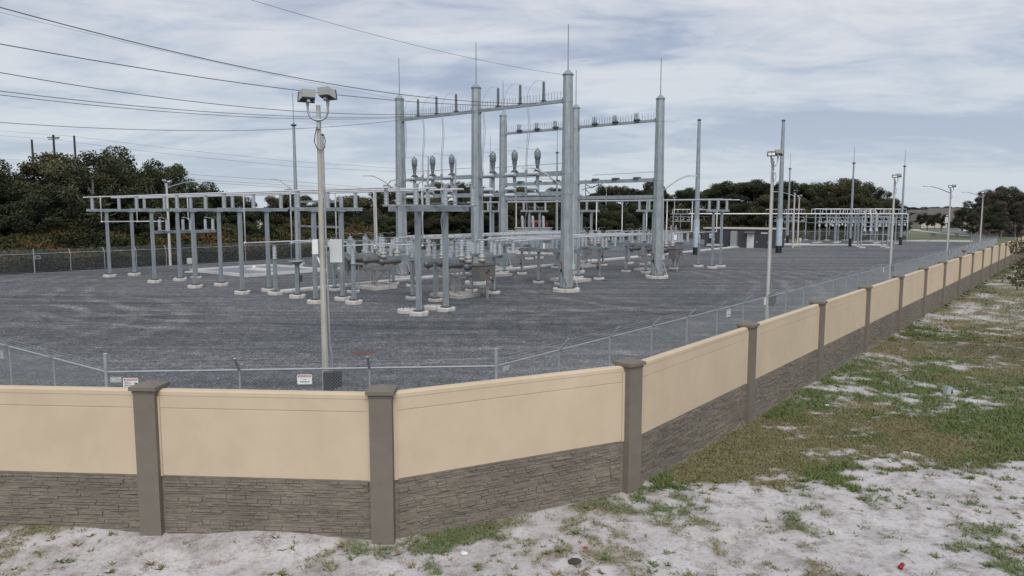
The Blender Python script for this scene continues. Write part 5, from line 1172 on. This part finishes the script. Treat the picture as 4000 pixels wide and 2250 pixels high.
# lantern posts, street sign
def lantern(label, u, v, vt):
    x, y = G(u, v); H = HT(vt, y); T = thing('street_lantern', label, 'street lamp', (x, y, 0), 0, 'black street lanterns'); MB().lathe([(.28, 0), (.22, .5), (.1, .7), (.08, H - 1.2)], 10).build('post', BLACK, T)
    MB().lathe([(.1, H - 1.2), (.32, H - .9), (.38, H - .3), (.5, H - .25), (.05, H + .1)], 10).build('lantern_head', BLACK, T)
lantern('black street lantern in front of the brown roofed house', 3758, 902, 848); lantern('black street lantern at the far right behind the tan wall', 3973, 905, 846); lantern('black lantern post at the parking edge left of the far tan wall', 3787, 893, 850)
x, y = G(3694, 902); T = thing('street_sign', 'white rounded sign on the pole side left of the arm lamp pole', 'sign', (x, y, 0)); MB().cyl((0, 0, 0), (0, 0, HT(842, y)), .05, n=6).build('post', LGREY, T); q = MB(); q.box((-.0, -.08, HT(859, y)), (.9, .06, 1.7)); q.ball((.1, -.08, HT(843, y)), .3, 8); q.build('sign_face', LGREY, T)
# small signs on the rear right fence
for i, u in enumerate((3640, 3730)):
    y = fence_y(u); x = (u - 2000) / FPX * y; tag(MB().box((0, 0, 0), (.75, .03, .5)).build('fence_sign', DARKG, None, (x, y - .3, HT(915, y)), R(-15)), 'small dark sign on the rear fence, %s of two' % ('left', 'right')[i], 'sign', 'dark signs on the rear fence')

# ------------------------------------------------------------------ foreground branches at the right edge
r = np.random.default_rng(77); cx, cy = 19.6, 25.0
k = 30; c = np.stack([cx + r.normal(0, .9, k), cy + r.normal(0, 1.0, k), 3.4 + r.normal(0, .55, k)], 1)
c[:14, 0] = cx - r.uniform(1.0, 2.2, 14) + .3; c[:14, 2] = r.uniform(2.9, 4.2, 14); c[:, 0] = np.maximum(c[:, 0], c[:, 1] * .672); rad = r.uniform(.18, .42, k)
ft = thing('small_tree', 'small leafy tree whose twigs reach in at the right edge in front of the wall', 'tree', (0, 0, 0))
P_, t_ = crown_points(5, c, rad, 4200); put('crown', leaf_mesh('crown', P_, .045, t_ + .25, F_OLIVE, r=r), ft); q = MB(); q.tube([(cx + 1.6, cy, -.1), (cx + 1.3, cy, 1.4), (cx + .8, cy, 3.0)], [.12, .09, .05], 8)
for e in c: e = Vector(e); s = Vector((cx + 1.1, cy, min(e.z, 2.4))); q.tube([s, s.lerp(e, .6) + Vector((0, 0, .15)), e], [.035, .02, .008], 5)
q.build('trunk', BARK, ft)
# ------------------------------------------------------------------ grass blades on the sand side
def blades(n, x0, x1, y0, y1, size, thr, seed, sp=.5):
    r = np.random.default_rng(seed); x = r.uniform(x0, x1, n); y = y0 + (y1 - y0) * r.uniform(0, 1, n) ** 1.2; m, g = cover(x, y)
    f = fbm(x, y, 6.0, 3); ok = (m + (f - .5) * .55 > thr + r.uniform(-.05, .05, n)) & (wall_side(x, y) > .14) & (np.abs(x) < .72 * y + 1)
    x = x[ok]; y = y[ok]; g = g[ok]; n = len(x); z = gz(x, y); h = size * r.uniform(.5, 1.5, n) * (.8 + .6 * g); a = r.uniform(0, 6.28, n); ln = r.uniform(.3, 1.6, n) * h; w = size * .16 * r.uniform(.7, 1.3, n)
    base = np.stack([x, y, z - .005], 1); side = np.stack([np.cos(a), np.sin(a), np.zeros(n)], 1); lean = np.stack([-np.sin(a), np.cos(a), np.zeros(n)], 1)
    tip = base + lean * ln[:, None] + np.array([0, 0, 1]) * (h * .75)[:, None]; co = np.stack([base - side * w[:, None], base + side * w[:, None], tip], 1).reshape(-1, 3)
    t = np.where(r.uniform(0, 1, n) < .25 + .6 * g, r.uniform(.5, 1.0, n), r.uniform(0, .55, n)); return co, t
CO = []; TT = []
for a in ((260000, -12, 14, 8.4, 19, .055, .50, 1), (330000, 2, 26, 13.5, 34, .07, .49, 2), (170000, 10, 62, 30, 84, .12, .47, 3)):
    co, t = blades(*a); CO.append(co); TT.append(t)
# separate weed rosettes on the open sand
r = np.random.default_rng(9); n = 1500; x = r.uniform(-10, 14, n); y = r.uniform(8.8, 16, n); m, g = cover(x, y); ok = (wall_side(x, y) > .2) & (fbm(x, y, .9, 3) > .50); x = x[ok]; y = y[ok]
for xx, yy in zip(x, y):
    s = r.uniform(.035, .12); nb = int(r.integers(7, 16)); a = r.uniform(0, 6.28, nb); zz = float(gz(np.array([xx]), np.array([yy]))[0]); d = np.stack([np.cos(a), np.sin(a), r.uniform(.15, .7, nb)], 1) * (s * r.uniform(.6, 1.2, nb))[:, None]
    sd = np.stack([-np.sin(a), np.cos(a), 0 * a], 1) * s * .14; b0 = np.array([xx, yy, zz]) + np.stack([np.cos(a), np.sin(a), 0 * a], 1) * .01; CO.append(np.stack([b0 - sd, b0 + sd, b0 + d], 1).reshape(-1, 3)); TT.append(r.uniform(.55, .95, nb) if r.uniform() < .7 else r.uniform(.1, .5, nb))
co = np.concatenate(CO); me = npmesh('grass', co, np.arange(len(co)).reshape(-1, 3), F_GRASS); at = me.attributes.new('tint', 'FLOAT', 'POINT'); at.data.foreach_set('value', np.repeat(np.concatenate(TT), 3).astype(np.float32))
go = put('grass', me); go['kind'] = 'stuff'; tag(go, 'patchy green and brown grass and weeds growing on pale sand', 'grass')
# pebbles
r = np.random.default_rng(21); q = MB()
for _ in range(700):
    x = r.uniform(-9, 13); y = r.uniform(8.8, 20)
    if float(wall_side(np.array([x]), np.array([y]))[0]) < .3: continue
    s = r.uniform(.006, .017); z = float(gz(np.array([x]), np.array([y]))[0]); q.box((x, y, z + s * .4), (s * 2, s * 1.4, s), Matrix.Rotation(r.uniform(0, 3), 3, 'Z'))
o = q.build('pebbles', M('pebble', (.36, .33, .30), .8, 0, .4, 9)); o['kind'] = 'stuff'; tag(o, 'small pebbles and shell bits scattered over the sand', 'pebbles')
def on_sand(u, v):
    x, y = G(u, v); return (x, y, float(gz(np.array([x]), np.array([y]))[0]))
def scrap(name, label, cat, u, v, mat, s, seed, flat=.5):
    rr = random.Random(seed); b = MB(); n = 7; t = []; 
    for k in range(n): a = k / n * 6.28; t.append((s * rr.uniform(.6, 1.1) * math.cos(a), s * rr.uniform(.5, 1.0) * math.sin(a), s * flat * rr.uniform(.0, .5)))
    b.add(t + [(x, y, z + s * .12) for x, y, z in t] + [(0, 0, s * flat)], [tuple(range(n - 1, -1, -1))] + [(i, (i + 1) % n, n + (i + 1) % n, n + i) for i in range(n)] + [(n + i, n + (i + 1) % n, 2 * n) for i in range(n)])
    return tag(b.build(name, mat, None, on_sand(u, v)), label, cat)
scrap('litter', 'small crumpled red scrap on the sand right of centre', 'litter', 2288, 2140, RED, .05, 3); scrap('litter', 'crumpled white scrap on the sand in the bottom middle', 'litter', 1813, 2163, WHITE, .085, 4, .4)
scrap('litter', 'pale blue white scrap in the grass near the wall', 'litter', 3231, 1578, WHITE, .075, 5); scrap('litter', 'white chip on the grass below the far wall', 'litter', 3682, 1316, WHITE, .09, 6); scrap('leaf_clump', 'dark brown clump of dead leaves on the bottom sand', 'leaf litter', 2245, 2192, BARK, .14, 7, .3)
b = MB(); b.lathe([(.02, -.065), (.033, -.055), (.033, .055), (.02, .065)], 12, (0, 0, .04), (.9, .4, .15)); tag(b.build('drink_can', M('can_red', (.33, .02, .03), .35, .4), None, on_sand(3521, 2212), R(20)), 'red drink can lying in the sand at the bottom right', 'can')
T = thing('utility_box', 'tipped grey utility box with open dark side in the grass', 'utility box', on_sand(3700, 1535), R(15)); b = MB(); b.box((0, 0, .12), (.15, .14, .26), Matrix.Rotation(R(12), 3, 'Y')); b.build('box_body', M('bluish_grey_box', (.33, .38, .40), .5), T); b = MB(); b.box((.15, .05, .1), (.09, .12, .16), Matrix.Rotation(R(-25), 3, 'Y')); b.build('box_lid', DARKG, T); b = MB(); b.box((.205, .05, .1), (.02, .12, .16), Matrix.Rotation(R(-25), 3, 'Y')); b.build('box_cover', LGREY, T)
# red object behind the fence by the wall
x, y = on_right(3703, 1.0); tag(MB().ball((0, 0, 1.75), .2, 12, .8).cyl((0, 0, 0), (0, 0, 1.6), .03, n=6).build('marker_ball', M('faded_red', (.28, .10, .08), .7), None, (x - E2[0] * -1.3, y - E2[1] * -1.3, 0)), 'faded red ball on a post between fence and wall, below the fourth light pole', 'marker')

# ------------------------------------------------------------------ world, sun, camera
SUN_EL, SUN_AZ = R(46), R(176)
w = bpy.data.worlds.new('World'); sc.world = w; w.use_nodes = True; nt = w.node_tree; nt.nodes.clear()
out = nt.nodes.new('ShaderNodeOutputWorld'); bg = nt.nodes.new('ShaderNodeBackground'); bg.inputs['Strength'].default_value = .1; nt.links.new(bg.outputs[0], out.inputs[0])
sky = nt.nodes.new('ShaderNodeTexSky'); sky.sky_type = 'NISHITA'; sky.sun_disc = False; sky.sun_elevation = SUN_EL; sky.sun_rotation = SUN_AZ
tc = nt.nodes.new('ShaderNodeTexCoord'); sp = nt.nodes.new('ShaderNodeSeparateXYZ'); nt.links.new(tc.outputs['Generated'], sp.inputs[0])
mx = N(nt, 'ShaderNodeMath', operation='MAXIMUM'); mx.inputs[1].default_value = 0; nt.links.new(sp.outputs[2], mx.inputs[0])
ad = N(nt, 'ShaderNodeMath', operation='ADD'); ad.inputs[1].default_value = .13; nt.links.new(mx.outputs[0], ad.inputs[0])
dv = []
for i in (0, 1):
    d = N(nt, 'ShaderNodeMath', operation='DIVIDE'); nt.links.new(sp.outputs[i], d.inputs[0]); nt.links.new(ad.outputs[0], d.inputs[1]); dv.append(d)
cm = nt.nodes.new('ShaderNodeCombineXYZ'); nt.links.new(dv[0].outputs[0], cm.inputs[0]); nt.links.new(dv[1].outputs[0], cm.inputs[1])
def skn(rot, scl, nscale, detail, dist, rough=.55):
    mp = N(nt, 'ShaderNodeMapping'); mp.inputs['Rotation'].default_value = (0, 0, R(rot)); mp.inputs['Scale'].default_value = scl; nt.links.new(cm.outputs[0], mp.inputs[0])
    n = noise(nt, mp.outputs[0], nscale, detail, rough); n.inputs['Distortion'].default_value = dist; return n
n1 = skn(-14, (.62, .9, 1), 1.15, 9, .6, .55); n2 = skn(10, (.75, 1.2, 1), 3.3, 9, .7, .58); n3 = skn(-25, (.4, .6, 1), .75, 4, .3)
s1 = N(nt, 'ShaderNodeMath', operation='MULTIPLY'); s1.inputs[1].default_value = .5; nt.links.new(n1.outputs[0], s1.inputs[0])
s2 = N(nt, 'ShaderNodeMath', operation='MULTIPLY_ADD'); s2.inputs[1].default_value = .22; nt.links.new(n2.outputs[0], s2.inputs[0]); nt.links.new(s1.outputs[0], s2.inputs[2])
s3 = N(nt, 'ShaderNodeMath', operation='MULTIPLY_ADD'); s3.inputs[1].default_value = .28; nt.links.new(n3.outputs[0], s3.inputs[0]); nt.links.new(s2.outputs[0], s3.inputs[2])
cl = ramp(nt, s3.outputs[0], [(.415, (3.1, 3.7, 5.2)), (.46, (4.3, 4.85, 6.1)), (.495, (5.8, 6.2, 7.1)), (.55, (7.5, 7.6, 8.0))])
hz = N(nt, 'ShaderNodeMapRange'); hz.inputs['From Min'].default_value = .0; hz.inputs['From Max'].default_value = .27; hz.inputs['To Min'].default_value = .80; hz.inputs['To Max'].default_value = 0.0; nt.links.new(sp.outputs[2], hz.inputs['Value'])
c1 = mixc(nt, hz.outputs[0], cl.outputs[0], (5.8, 6.6, 7.4)); c2 = mixc(nt, .10, c1, sky.outputs[0]); nt.links.new(c2, bg.inputs[0])
L = bpy.data.lights.new('sun', 'SUN'); L.energy = 2.6; L.angle = R(38); L.color = (1, .965, .92); lo = bpy.data.objects.new('sun', L); COL.objects.link(lo)
dvec = Vector((math.sin(SUN_AZ) * math.cos(SUN_EL), math.cos(SUN_AZ) * math.cos(SUN_EL), math.sin(SUN_EL))); lo.rotation_euler = dvec.to_track_quat('Z', 'Y').to_euler(); lo.location = (-20, -20, 60)
cam = bpy.data.cameras.new('camera'); co_ = bpy.data.objects.new('camera', cam); COL.objects.link(co_); co_.location = (0, 0, CAM_H); co_.rotation_euler = (R(90) - PITCH, 0, 0)
cam.sensor_width = 36; cam.lens = FPX / 4000 * 36; cam.clip_end = 3000; cam.clip_start = .1; sc.camera = co_
sc.render.resolution_x = 1024; sc.render.resolution_y = 576
sc.view_settings.view_transform = 'Standard'; sc.view_settings.look = 'None'; sc.view_settings.gamma = 1; sc.view_settings.exposure = 0
